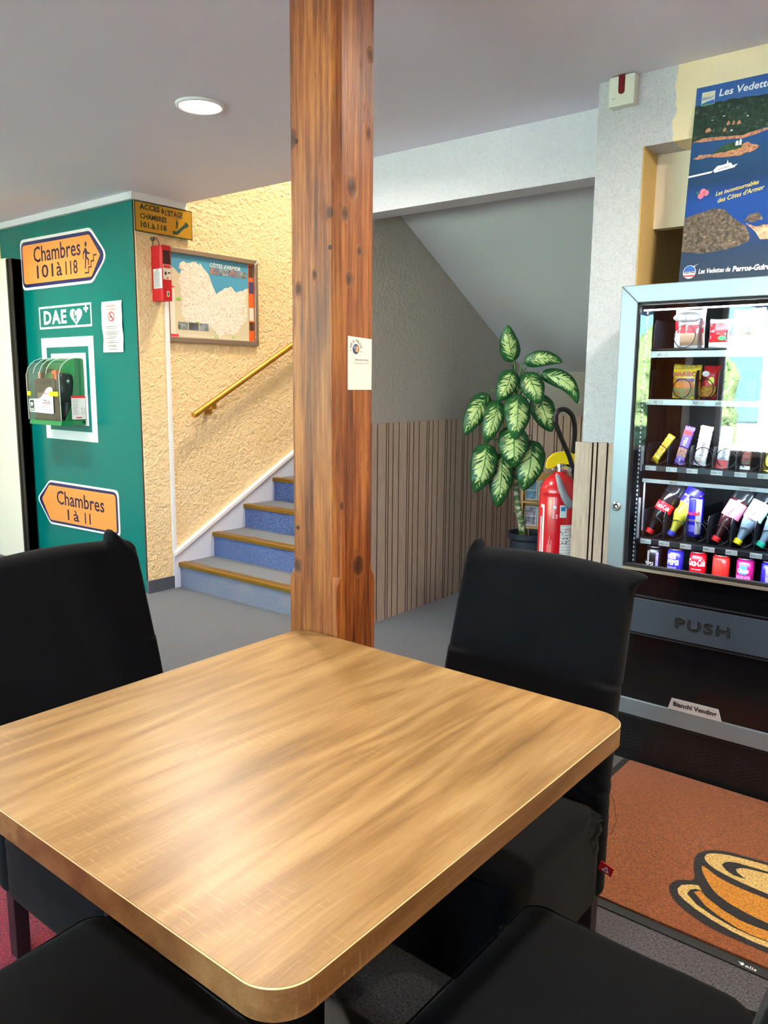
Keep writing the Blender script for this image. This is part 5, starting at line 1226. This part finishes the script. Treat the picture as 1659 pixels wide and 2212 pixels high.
# ------------------------------------------------------------ products in the machine
def sh(*c): return S(*c)
_mc = {}
def pm(name, rgb, rough=.3, **k):
    if name not in _mc: _mc[name] = M(name, S(*rgb), rough, **k)
    return _mc[name]
def text_on(body, fr, box, mat, t, **k): return text(body, fr, box, mat, t, t.location, **k)
def bag(label, cx, z, w, h, y, base, bands=(), words=(), depth=.03, lean=0.0, blobs=(), roll=0.0):
    t = thing('snack_bag', label, 'snack bag', (cx, y, z))
    def fn(p):
        x, yy, zz = p; k = zz / h
        puff = max(0.0, math.sin(PI * min(max(k, 0.001), .999))) ** .5 * (1 - (x / (w / 2)) ** 4 * .7)
        x2 = x * (1 - .05 * math.sin(PI * k)); q = Vector((x2, yy * (0.12 + puff) + lean * zz, zz)) + Vector((0, .004 * noise.noise(Vector((x * 60, zz * 50, cx * 9))), 0))
        if k > .93 or k < .05: q.y += .0015 * math.sin(x * 600); q.z += .002 * math.sin(x * 50 + cx * 9)
        return Vector((q.x + roll * q.z, q.y, q.z))
    b = MB(); b.rbox(w, depth, h, (.004, depth * .45, .004), (14, 2, 16), (0, 0, h / 2), fn, seg=3); b.build('pouch', base, t, smooth=True)
    fr = ((cx, y, z), (1, 0, 0), (0, lean, 1)) if lean else FY(cx, y, z)
    fr = (fr[0], Vector(fr[1]), Vector(fr[2])); nn = depth * .575 + .001
    for i, (u0, v0, u1, v1, mat) in enumerate(bands):
        b = MB(t.location); N_ = 8; 
        for a in range(N_ + 1):
            for c in range(7):
                u = u0 + (u1 - u0) * a / N_; v = v0 + (v1 - v0) * c / 6; q = fn(Vector((u, -depth / 2, v))); b.v.append(Vector((q.x, q.y - .0006 - .0003 * i, q.z)))
        for a in range(N_):
            for c in range(6): k = a * 7 + c; b.f.append((k, k + 7, k + 8, k + 1)); b.mi.append(0)
        b.build('printed_band', mat, t, smooth=True)
    for body, box, mat, kw in words: text_on(body, fr, box, mat, t, n=nn, **kw)
    for i, (u, v, ru, rv, mat) in enumerate(blobs):
        b = MB(t.location); b.flat(circle(u, v, ru, rv, 16), fr, nn - .0008 + .0003 * i); b.build('printed_spot', mat, t)
    return t
white_ = pm('foil_white', (236, 238, 244)); red_ = pm('foil_red', (196, 20, 34)); dark_ = pm('foil_dark', (20, 18, 22)); gold_ = pm('foil_gold', (206, 180, 70), .25, metal=.3); yel_ = pm('foil_yellow', (248, 214, 30)); org_ = pm('foil_orange', (240, 130, 30))
pur_ = pm('foil_violet', (110, 80, 190)); blu_ = pm('foil_blue', (24, 40, 180)); brn_ = pm('foil_brown', (80, 40, 24)); skin_ = pm('foil_cream', (240, 226, 210)); grn_ = pm('foil_green', (60, 170, 90)); pnk_ = pm('foil_pink', (240, 120, 140))
bag('white and red crisp packet with a black oval at the left of the top tray', -.968, 1.528, .106, .134, 2.905, white_, bands=((-.052, .052, .052, .094, red_), (-.030, .01, .052, .052, pm('foil_tan', (150, 120, 96)))),
    words=(("Brets", (-.036, .098, .062, .018), white_, dict(bold=.02, slant=.15)), ('Originale', (-.030, .076, .060, .012), white_, {})), blobs=((-.006, .106, .050, .018, dark_),))
bag('white and red crisp packet half hidden by a divider in the top tray', -.872, 1.528, .078, .10, 2.935, white_, bands=((-.036, .02, .036, .085, red_),), blobs=((.010, .034, .014, .008, grn_),))
bag('pale biscuit packet with a blue oval in the middle of the top tray', -.775, 1.528, .105, .128, 2.91, white_, bands=((-.048, .03, .048, .085, skin_),), words=(('St Michel', (-.034, .096, .066, .014), pm('foil_navy', (40, 60, 140)), {}),), blobs=((-.0, .055, .03, .018, org_),))
bag('red crisp packet at the right of the top tray', -.655, 1.528, .11, .135, 2.91, red_, bands=((-.052, .10, .052, .128, white_),), words=(("Brets", (-.036, .066, .070, .02), white_, dict(bold=.02)),))
bag('yellow and orange sweet bag with red lettering on the second tray', -.966, 1.352, .100, .120, 2.905, yel_, bands=((-.048, .04, .048, .072, org_), (-.048, .004, .048, .040, pm('foil_mix', (210, 80, 50), .3, var=(120, S(90, 190, 120)))), (-.048, .104, .048, .118, gold_)),
    words=(('HARIBO', (-.044, .078, .082, .017), red_, dict(bold=.03)), ('World Mix', (-.036, .060, .068, .013), blu_, dict(bold=.02, slant=.1))))
bag('red sweet bag beside the yellow one on the second tray', -.893, 1.352, .058, .118, 2.915, red_, bands=((-.026, .01, .026, .045, pm('foil_mix2', (150, 20, 40), .3, var=(130, S(240, 200, 60)))),), blobs=((-.008, .088, .012, .010, white_), (.012, .065, .010, .012, gold_)), roll=.08)
def bar(label, cx, z, w, h, y, base, ang, words=(), bands=(), lean=.12):
    """flow-wrapped bar standing on end, tilted by ang in the picture plane"""
    t = thing('chocolate_bar', label, 'chocolate bar', (cx, y, z)); t.rotation_euler = (-lean, ang, 0)
    def fn(p):
        x, yy, zz = p; k = zz / h; e = min(k, 1 - k)
        body = min(1.0, max(0.08, (e - .05) * 12)); fl = 1.0 if e > .07 else 1.08
        return Vector((x * fl + .0008 * math.sin(zz * 400), yy * body + .001 * noise.noise(Vector((x * 90, zz * 60, cx))) + (0.001 * math.sin(x * 900) if e < .06 else 0), zz + (.0012 * math.sin(x * 1400) if e < .02 else 0)))
    b = MB(); b.rbox(w, .014, h, (.004, .005, .003), (8, 2, 26), (0, 0, h / 2), fn, seg=3); b.build('wrapper', base, t, smooth=True)
    for i, (v0, v1, mat) in enumerate(bands):
        b = MB(); b.flat([(-w * .46, v0), (w * .46, v0), (w * .46, v1), (-w * .46, v1)], FY(0, 0, 0), .0076 + .0003 * i); b.build('printed_band', mat, t)
    for body, v0, ln, wd, mat in words:     # lettering runs up the bar
        o = text(body, ((0, 0, 0), (0, 0, 1), (-1, 0, 0)), (v0, -wd / 2, ln, wd), mat, t, n=.0088)
    return t
bar('yellow bar tilted in the leftmost coil of the third tray', -1.063, 1.122, .026, .115, 2.895, yel_, .52, words=(('NUTS', .050, .036, .012, red_), ('Original', .022, .022, .006, white_)))
bar('violet chocolate bar in the second coil of the third tray', -.972, 1.118, .034, .140, 2.895, pur_, .20, words=(('Milka', .070, .030, .014, white_), ('LEO', .010, .014, .007, white_)), bands=((.030, .06, pm('choc_print', (230, 150, 110), .4, var=(200, S(60, 60, 90)))), (.108, .124, pm('red_spot', (230, 50, 70)))))
bar('white wafer bar in the third coil of the third tray', -.902, 1.118, .042, .142, 2.90, white_, .10, words=(('bueno', .035, .050, .016, pm('ink_brown', (70, 40, 40))), ('kinder', .012, .022, .010, org_)), bands=((.10, .135, skin_),))
bar('white wafer bar with a red corner in the fourth coil of the third tray', -.826, 1.112, .042, .150, 2.90, pm('foil_ice', (214, 222, 236)), .05, words=(('bueno', .035, .050, .016, pm('ink_brown', (70, 40, 40))),), bands=((.002, .032, red_), (.12, .148, pm('foil_redw', (226, 90, 80), .3, var=(90, S(240, 220, 200))))))
bar('brown and red bar in the fifth coil of the third tray', -.748, 1.112, .036, .145, 2.90, brn_, .02, words=(('TWIX', .030, .045, .018, pm('foil_red2', (206, 30, 40))),), bands=((.004, .016, white_), (.105, .142, red_)))
bar('gold wrapped bar in the sixth coil of the third tray', -.680, 1.114, .034, .125, 2.90, gold_, .18)
bar('dark bar leaning in the coil behind tag A24 of the second tray', -.835, 1.354, .026, .11, 2.90, brn_, .35, words=(('SNICKERS', .025, .05, .010, white_),))
bar('blue wrapped bar in the coil behind tag A25 of the second tray', -.752, 1.354, .040, .085, 2.90, blu_, .05)
bar('violet wrapped bar in the coil behind tag A26 of the second tray', -.672, 1.354, .036, .10, 2.90, pur_, .08)
# bottles lie neck down in the fourth tray: profile from cap (z = 0) to base
def bottle(label, cx, z, tiltx, liquid, cap, lab, labw, words=(), fill=.78, L=.21, R=.031, lab0=.40, lab1=.62, shape=0, back=.30):
    t = thing('drink_bottle', label, 'bottle', (cx, 2.885, z)); t.rotation_euler = (-back, tiltx, 0)
    if shape == 1: prof = [(.0115, .016), (.0125, .03), (.020, .055), (.030, .082), (.031, .092), (.026, .108), (.027, .118), (R, .130), (R, L - .012), (R * .85, L - .003), (R * .4, L)]
    else: prof = [(.0115, .016), (.0125, .026), (.017, .045), (.026, .075), (R, .10), (R * .94, .112), (R, .124), (R, L - .012), (R * .85, L - .003), (R * .4, L)]
    zf = L * fill
    lo = [(r * .96, q) for r, q in prof if q < zf]; lo.append((lo[-1][0], zf)); lo.append((0.0, zf + .0005))
    b = MB(); b.lathe(lo, 28); b.build('drink', liquid, t, smooth='auto')
    b = MB(); b.lathe(prof + [(0.0, L - .004)], 28); b.build('plastic_shell', m_film, t, smooth=True)
    b = MB(); b.lathe([(.0, 0), (.0135, 0), (.0145, .002), (.0145, .017), (.012, .018)], 24); b.build('cap', cap, t, smooth='auto')
    r = R + .0008; b = MB(); b.lathe([(r, L * lab0), (r, L * lab1)], 32); b.f = [f for f in b.f if len(f) == 4]; b.mi = [0] * len(b.f); lb_ = b.build('label_sleeve', lab, t, smooth=True)
    for body, v0, ln, wd, mat, up in words:
        # lettering bent round the bottle, seen from the front
        o = text(body, FY(0, 0, 0) if not up else ((0, 0, 0), (0, 0, -1), (1, 0, 0)), (v0[0], v0[1], ln, wd), mat, t, n=0)
        for v in o.data.vertices:
            a = v.co.x / (r + .0006); v.co = Vector((math.sin(a) * (r + .0006), -math.cos(a) * (r + .0006), v.co.z))
    return t
capr = pm('cap_red', (232, 40, 50)); capb = pm('cap_blue', (50, 60, 190)); capy = pm('cap_yellow', (236, 226, 20)); capt = pm('cap_teal', (40, 190, 160))
cola = pm('cola', (24, 8, 8), .12); juice = pm('yellow_juice', (226, 214, 60), .2); rdq = pm('dark_red_drink', (70, 14, 20), .15); clearq = pm('pale_water', (150, 170, 190), .15)
labr = pm('label_red', (214, 20, 40)); labb = pm('label_blue', (40, 30, 190)); labp = pm('label_pink', (244, 130, 160), .4); labm = pm('label_mint', (190, 226, 214), .4); labt = pm('label_teal', (160, 220, 220), .4)
bottle('cola bottle with a red cap lying neck down at the left of the bottle tray', -1.062, .858, .40, cola, capr, labr, 0, words=((("Coca-Cola"), (-.028, .100), .056, .018, white_, False),), lab0=.44, lab1=.60)
bottle('yellow orange soda bottle with a blue cap lying neck down in the bottle tray', -.982, .858, .36, juice, capb, labb, 0, words=((('Orangina'), (-.026, .150), .052, .010, white_, False),), lab0=.62, lab1=.90, shape=1, fill=.66)
bottle('dark red water drink bottle with a pink label and red cap in the bottle tray', -.825, .858, .40, rdq, capr, labp, 0, words=((('Vittel'), (-.145, -.012), .050, .020, labr, True),), lab0=.46, lab1=.74)
bottle('clear drink bottle with a mint label and yellow cap in the bottle tray', -.752, .858, .40, clearq, capy, labm, 0, words=((('Vittel'), (-.145, -.012), .050, .020, labr, True),), lab0=.46, lab1=.78, fill=.74)
bottle('clear water bottle with a teal cap at the right of the bottle tray', -.678, .858, .42, clearq, capt, labt, 0, lab0=.46, lab1=.70, fill=.8)
def can(label, cx, z, y, body, words=(), R=.0285, H=.094, panels=(), rz=0.0, slim=False):
    t = thing('drink_can', label, 'can', (cx, y, z)); t.rotation_euler = (0, 0, rz)
    k = .80
    b = MB(); b.lathe([(R * .80, 0), (R * .86, .003), (R, .010), (R, H - .012), (R * .86, H - .004)], 32); b.build('body', body, t, smooth=True)
    b = MB(); b.lathe([(R * .86, H - .004), (R * .88, H), (R * .82, H), (R * .78, H - .004), (0, H - .004)], 32); b.build('lid', m_steel, t, smooth='auto')
    rr = R + .0007
    for i, (a0, a1, z0, z1, mat) in enumerate(panels):
        b = MB(); n = 10; r2 = rr + .0002 * i
        for q in range(n + 1):
            a = a0 + (a1 - a0) * q / n
            for zz in (z0, z1): b.v.append(Vector((math.sin(a) * r2, -math.cos(a) * r2, zz)))
        for q in range(n): b.f.append((2 * q, 2 * q + 2, 2 * q + 3, 2 * q + 1)); b.mi.append(0)
        b.build('printed_panel', mat, t, smooth=True)
    for body_, box, mat, kw in words:
        o = text(body_, FY(0, 0, 0), box, mat, t, n=0, **kw)
        for v in o.data.vertices: a = v.co.x / rr; v.co = Vector((math.sin(a) * (rr + .0012), -math.cos(a) * (rr + .0012), v.co.z))
    return t
smallp = NT('fine_print_violet'); _g = smallp.ramp(smallp.noise(smallp.coord((300, 300, 900)), 1.0, 2), [(.48, (0, 0, 0)), (.52, (1, 1, 1))]); smallp.base(smallp.mix(_g, S(60, 40, 150), S(170, 160, 230)), .3); smallp = smallp.m
smallm = NT('fine_print_magenta'); _g = smallm.ramp(smallm.noise(smallm.coord((300, 300, 900)), 1.0, 2), [(.48, (0, 0, 0)), (.52, (1, 1, 1))]); smallm.base(smallm.mix(_g, S(170, 20, 110), S(240, 150, 210)), .3); smallm = smallm.m
smallr = NT('fine_print_red'); _g = smallr.ramp(smallr.noise(smallr.coord((300, 300, 900)), 1.0, 2), [(.5, (0, 0, 0)), (.54, (1, 1, 1))]); smallr.base(smallr.mix(_g, S(240, 60, 50), S(170, 20, 20)), .3); smallr = smallr.m
can('tall slim blue and silver energy drink can standing in the bottle tray', -.905, .862, 2.905, pm('can_blue', (24, 20, 170), .25), words=(('Red Bull', (-.020, .080, .042, .014), labr, dict(bold=.03)), ('ENERGY DRINK', (-.016, .058, .034, .008), gold_, {})), R=.0262, H=.150, panels=((.35, 1.2, .012, .138, pm('can_silver', (200, 204, 216), .25, metal=.5)), (-1.2, -.75, .012, .138, pm('can_silver', (200, 204, 216))), (-.6, .35, .020, .045, pm('can_pale', (90, 90, 210), .3))))
ys = 2.905
can('black cola can at the left of the bottom row', -1.044, .716, ys, pm('can_black', (16, 16, 22), .25), words=(('PEPSI', (-.026, .022, .034, .014), white_, {}),), panels=((-.55, -.50, .012, .078, white_), (-.35, -.30, .012, .078, white_), (.55, .9, .015, .072, smallp)))
can('blue cola can with lettering in the bottom row', -.964, .716, ys, pm('can_blue2', (40, 40, 170), .25), words=(('PEPSI', (-.020, .036, .040, .020), white_, dict(bold=.04)),), panels=((-.8, .45, .010, .030, smallp), (-.8, .35, .058, .076, smallp)))
can('red cola can with white script in the bottom row', -.883, .716, ys, pm('can_red', (208, 16, 34), .25), words=(('Coca-Cola', (-.030, .044, .064, .026), white_, dict(slant=.1, bold=.02)), ('GO\u00dbT ORIGINAL', (-.014, .030, .034, .005), white_, {})))
can('orange red can showing its fine print in the bottom row', -.803, .716, ys, pm('can_orange_red', (228, 44, 40), .25), panels=((-.55, .35, .012, .080, smallr), (-.3, .1, .008, .011, white_)))
can('magenta fruit drink can with a blue round emblem in the bottom row', -.722, .716, ys, pm('can_magenta', (172, 24, 110), .25), words=(('Oasis', (-.020, .044, .038, .016), white_, dict(slant=.1, bold=.03, rot=.0)),), panels=((-.9, .9, .010, .034, smallm), (-.42, .42, .038, .070, pm('can_sky', (60, 130, 210), .3))))
can('dark blue can with violet fine print at the right of the bottom row', -.641, .716, ys, pm('can_navy', (40, 34, 160), .25) , panels=((-.3, .9, .012, .078, smallp),))

# ------------------------------------------------------------ poster leaning on the machine top
ps = thing('boat_trip_poster', 'large blue poster of coast, ferry and rocks standing on the vending machine', 'poster', (-.75, 3.0, 1.745)); off = ps.location
TOP = Vector((-1.051, 3.052, 2.439)); V_ = Vector((0, .06, .697)).normalized()
FP = (TOP, Vector((1, 0, 0)), V_)
b = MB(off); b.prism([(0, -.694), (.60, -.694), (.60, 0), (0, 0)], FP, -.004, 0); sea = NT('poster_sea'); sp_ = sea.n('SeparateXYZ'); sea.set(sp_.inputs[0], sea.n('TexCoord').outputs['Object'])
_z = sea.math('ADD', sp_.outputs[2], sea.math('MULTIPLY', sea.math('SUBTRACT', sea.noise(sea.coord((1, 1, 2.5)), 9), .5), .05))
sea.base(sea.ramp(_z, [(0.0, S(42, 54, 70)), (.12, S(34, 54, 84)), (.22, S(20, 60, 132)), (.30, S(22, 66, 140)), (.36, S(22, 52, 88)), (.44, S(28, 66, 104)), (.52, S(24, 72, 132)), (.60, S(46, 88, 140)), (.69, S(46, 90, 160))]), .3)
b.build('sheet', sea.m, ps)
def mottle(name, a, c, sc, rough=.35, d=None):
    t = NT(name); n_ = t.noise(t.coord(), sc, 5, .7, .4); stops = [(.35, a), (.6, c)] + ([(.72, d)] if d else []); t.base(t.ramp(n_, stops), rough); return t.m
b = MB(off); L_ = [(0, -.064), (.07, -.060), (.16, -.062), (.24, -.068), (.34, -.060), (.46, -.07), (.60, -.064)]
b.flat([(0, -.187)] + [(.024, -.180), (.06, -.176), (.10, -.186), (.172, -.192), (.24, -.176), (.33, -.18), (.42, -.17), (.60, -.18)] + rough_line(L_, .003, 6, 1)[::-1], FP, .0004); b.build('wooded_coast', mottle('poster_woods', S(8, 26, 22), S(34, 62, 44), 75, .35, S(140, 144, 140)), ps)
b = MB(off); m_sand = mottle('poster_sand', S(110, 66, 50), S(196, 138, 106), 130)
b.flat([(0, -.186), (.03, -.190), (.10, -.193), (.172, -.200), (.21, -.196), (.25, -.186), (.36, -.190), (.60, -.184), (.60, -.176), (.42, -.178), (.25, -.178), (.20, -.184), (.172, -.190), (.10, -.182), (.04, -.177)], FP, .0007, 0)
b.flat(rough_line([(.010, -.245), (.035, -.233), (.083, -.238), (.118, -.232), (.150, -.222), (.190, -.214), (.212, -.228), (.232, -.236), (.213, -.248), (.165, -.257), (.085, -.250), (.010, -.245)], .0022, 5, 3)[:-1], FP, .0007, 0)
b.flat(rough_line([(.34, -.215), (.40, -.195), (.52, -.20), (.60, -.21), (.60, -.235), (.45, -.232), (.34, -.215)], .003, 5, 6)[:-1], FP, .0007, 0)
for x, z, w in ((.115, -.148, .012), (.134, -.150, .010), (.105, -.168, .012), (.15, -.152, .014), (.045, -.160, .020)): b.flat([(x, z), (x + w, z + .002), (x + w * .9, z + .010), (x + w * .4, z + .016), (x, z + .008)], FP, .0009, 0)
b.build('sandy_shore', m_sand, ps)
b = MB(off); b.flat(rough_line([(.080, -.236), (.100, -.220), (.125, -.210), (.160, -.208), (.178, -.214), (.172, -.232), (.12, -.238), (.080, -.236)], .002, 5, 8)[:-1], FP, .0010); b.build('islet_trees', mottle('poster_trees', S(20, 46, 36), S(50, 84, 50), 90), ps)
b = MB(off)
for x, z, w, h in ((.152, -.222, .010, .018), (.164, -.222, .008, .022), (.13, -.170, .008, .006), (.062, -.122, .006, .003), (.10, -.115, .008, .003), (.18, -.13, .006, .004)): b.flat([(x, z), (x + w, z), (x + w, z + h * .7), (x + w / 2, z + h), (x, z + h * .7)], FP, .0012)
b.build('houses', M('poster_house', S(206, 206, 214), .4), ps)
b = MB(off); b.flat([(.085, -.294), (.090, -.303), (.155, -.294), (.166, -.283), (.150, -.287), (.142, -.276), (.135, -.277), (.131, -.264), (.129, -.277), (.118, -.280), (.098, -.281)][::-1], FP, .0006); b.flat([(.0, -.308), (.078, -.302), (.085, -.297), (.080, -.296), (.0, -.302)], FP, .0006); b.build('ferry', m_print, ps)
b = MB(off); b.flat([(.100, -.2925), (.140, -.287), (.140, -.289), (.100, -.2945)], FP, .0009); b.build('ferry_windows', M('poster_ink', S(40, 50, 90), .4), ps)
b = MB(off)
for c in ((.057, -.362), (.050, -.377), (.067, -.369)): b.flat(circle(c[0], c[1], .0105, .0098, 14), FP, .0006 + .0002 * (c[0] > .055)); 
b.build('raspberry', mottle('poster_pink', S(206, 50, 90), S(244, 130, 150), 260), ps)
b = MB(off); b.flat([(.030, -.366), (.040, -.358), (.046, -.364), (.040, -.370)], FP, .0005); b.flat([(.072, -.358), (.080, -.353), (.078, -.364)], FP, .0005); b.build('raspberry_leaf', M('poster_leaf', S(60, 110, 60), .4), ps)
rock = mottle('poster_rock', S(30, 26, 28), S(112, 96, 80), 90, .35, S(180, 160, 130))
b = MB(off); b.flat([(0, -.470)] + rough_line([(.018, -.453), (.055, -.434), (.102, -.426), (.133, -.432), (.155, -.452), (.181, -.475), (.214, -.498), (.228, -.527), (.231, -.552), (.204, -.560), (.154, -.572), (.079, -.579), (0, -.568)], .0022, 6, 5), FP, .0006)
b.flat(rough_line([(.205, -.478), (.222, -.461), (.248, -.456), (.268, -.480), (.235, -.488), (.205, -.478)], .002, 5, 7)[:-1], FP, .0008); b.build('big_rock', rock, ps)
b = MB(off); b.flat(rough_line([(.213, -.490), (.244, -.503), (.290, -.500), (.40, -.49), (.50, -.50), (.60, -.49)], .002, 6, 2) + [(.60, -.55), (.40, -.556), (.264, -.548), (.247, -.522)], FP, .0007); b.build('far_rock', mottle('poster_rock2', S(120, 90, 80), S(216, 176, 140), 40), ps)
b = MB(off); b.flat([(0, -.470), (0, -.448), (.03, -.441), (.055, -.434), (.02, -.452)], FP, .0005); b.build('shaded_slope', mottle('poster_slope', S(60, 52, 50), S(96, 84, 76), 50), ps)
text('Les Vedettes de Perros-Guirec', FP, (.080, -.044, .445, .025), m_print, ps, off, n=.0012, slant=.15, bold=.02)
text('Les Vedettes de', FP, (.068, -.649, .108, .017), m_print, ps, off, n=.0012, slant=.15, bold=.02)
text('Perros-Guirec', FP, (.184, -.651, .130, .020), m_print, ps, off, n=.0012, slant=.15, bold=.035)
m_pyel = M('print_yellow', S(246, 208, 90), .4)
text('Les incontournables', FP, (.102, -.384, .140, .014), m_pyel, ps, off, n=.0012, slant=.35, rot=.16, bold=.005)
text("des C\u00f4tes d'Armor", FP, (.110, -.409, .152, .016), m_pyel, ps, off, n=.0012, slant=.35, rot=.18, bold=.005)
b = MB(off); b.flat([(.021, -.065), (.066, -.065), (.066, -.020), (.021, -.020)], FP, .0008, 0); b.flat([(.022, -.064), (.065, -.064), (.065, -.050), (.045, -.052), (.022, -.058)], FP, .0011, 1); b.flat([(.022, -.064), (.055, -.064), (.040, -.056), (.022, -.060)], FP, .0013, 2); b.build('corner_logo', [M('logo_pale', S(214, 220, 222), .4), M('logo_blue', S(40, 90, 170), .4), M('logo_green', S(20, 120, 90), .4)], ps)
text('ARMOR', FP, (.026, -.034, .036, .009), m_pyel, ps, off, n=.0014, bold=.02); text('BREHAT', FP, (.024, -.047, .038, .010), m_ink, ps, off, n=.0014)
b = MB(off); C0 = (.036, -.640); b.flat(circle(C0[0], C0[1], .0225, .0235, 24), FP, .0008, 0); b.flat(circle(C0[0], C0[1] + .001, .0205, .0215, 24, a0=.0, a1=PI), FP, .0011, 1); b.flat([(.0145, -.651), (.0575, -.651), (.055, -.657), (.018, -.657)], FP, .0012, 2); b.flat([(.036, -.617), (.050, -.621), (.070, -.612), (.056, -.617), (.052, -.626), (.046, -.621)][::-1], FP, .0013, 0); b.build('round_logo', [m_print, M('logo_blue2', S(40, 90, 170), .4), m_redp], ps)
text('Sept-Iles', FP, (.016, -.647, .040, .009), m_ink, ps, off, n=.0016, bold=.03)

# red care tag sewn into the cover of the right chair, and a loose thread
b = MB(); Ft = ((-.245, -.205, .262), Vector((-.94, -.10, -.33)).normalized(), Vector((-.30, .10, .95)).normalized())
b.prism([(0, 0), (.034, .0), (.034, .026), (0, .026)], Ft, -.0006, .0006, 0)
for sgn in (-.0010, .0010): b.flat([(.008, .005), (.027, .005), (.0175, .021)], Ft, sgn, 1); b.flat(circle(.0175, .0105, .0032, n=10), Ft, sgn * 1.4, 0)
o = b.build('care_tag', [M('tag_red', S(214, 24, 24), .5), m_print], ch_r); o['label'] = 'small red care tag with a white triangle'
b = MB(); b.tube([(-.240, -.23, .47), (-.262, -.235, .43), (-.272, -.235, .38), (-.262, -.23, .345), (-.244, -.22, .342)], .0006, 4); b.build('loose_thread', m_black, ch_r)

# print, lettering and small fittings belong to the part that carries them
CARRIER = {'direction_sign': ({'border', 'face', 'lettering', 'pictogram'}, {'board'}), 'post_notice': ({'emblem', 'lettering'}, {'sheet'}), 'no_smoking_notice': ({'lettering', 'pictogram', 'small_print'}, {'sheet'}),
    'stair_access_sign': ({'lettering', 'pictogram'}, {'plate'}), 'framed_map': ({'map_land', 'map_panels', 'lettering'}, {'sheet'}), 'boat_trip_poster': (None, {'sheet'}),
    'fire_alarm_box': ({'front_print', 'side_print'}, {'front_label', 'side_label'}), 'defibrillator_cabinet': ({'label_print', 'lettering', 'red_mark', 'side_label_print', 'cover_ridge'}, {'front_label', 'side_label', 'clear_cover'}),
    'snack_bag': (None, {'pouch'}), 'chocolate_bar': (None, {'wrapper'}), 'drink_can': (None, {'body'}), 'drink_bottle': ({'lettering'}, {'label_sleeve'}),
    'vending_machine': ({'tag_lettering', 'lettering', 'push_lettering', 'lock_mark', 'rail_slot', 'grille_perforation'}, {'price_tag', 'name_plate', 'bar_tag', 'push_flap', 'lock', 'side_rail', 'kick_plate'}),
    'potted_dieffenbachia': ({'petiole', 'soil', 'husk'}, {'leaf', 'pot', 'stem'}), 'fire_extinguisher': ({'inspection_label', 'blue_sticker', 'sticker_oval', 'white_stripe', 'print_line', 'lettering', 'emblem'}, {'cylinder'}),
    'coffee_mat': ({'cup_outline', 'cup_cream', 'cup_orange', 'swirl'}, {'pile'}), 'rescue_pouch': ({'cross_patch'}, {'pouch'}), 'alarm_call_unit': ({'lettering', 'red_lens'}, {'case'}), 'covered_chair': ({'seam', 'care_tag', 'loose_thread'}, {'seat'})}
last = {}
for o in BUILT:
    p = o.parent; nm = o.name.split('.')[0]
    if p is None or p.parent is not None: continue
    rule = CARRIER.get(p.name.split('.')[0])
    if not rule: continue
    if nm in rule[1]: last[p.name] = o
    elif (rule[0] is None or nm in rule[0]) and p.name in last: o.parent = last[p.name]
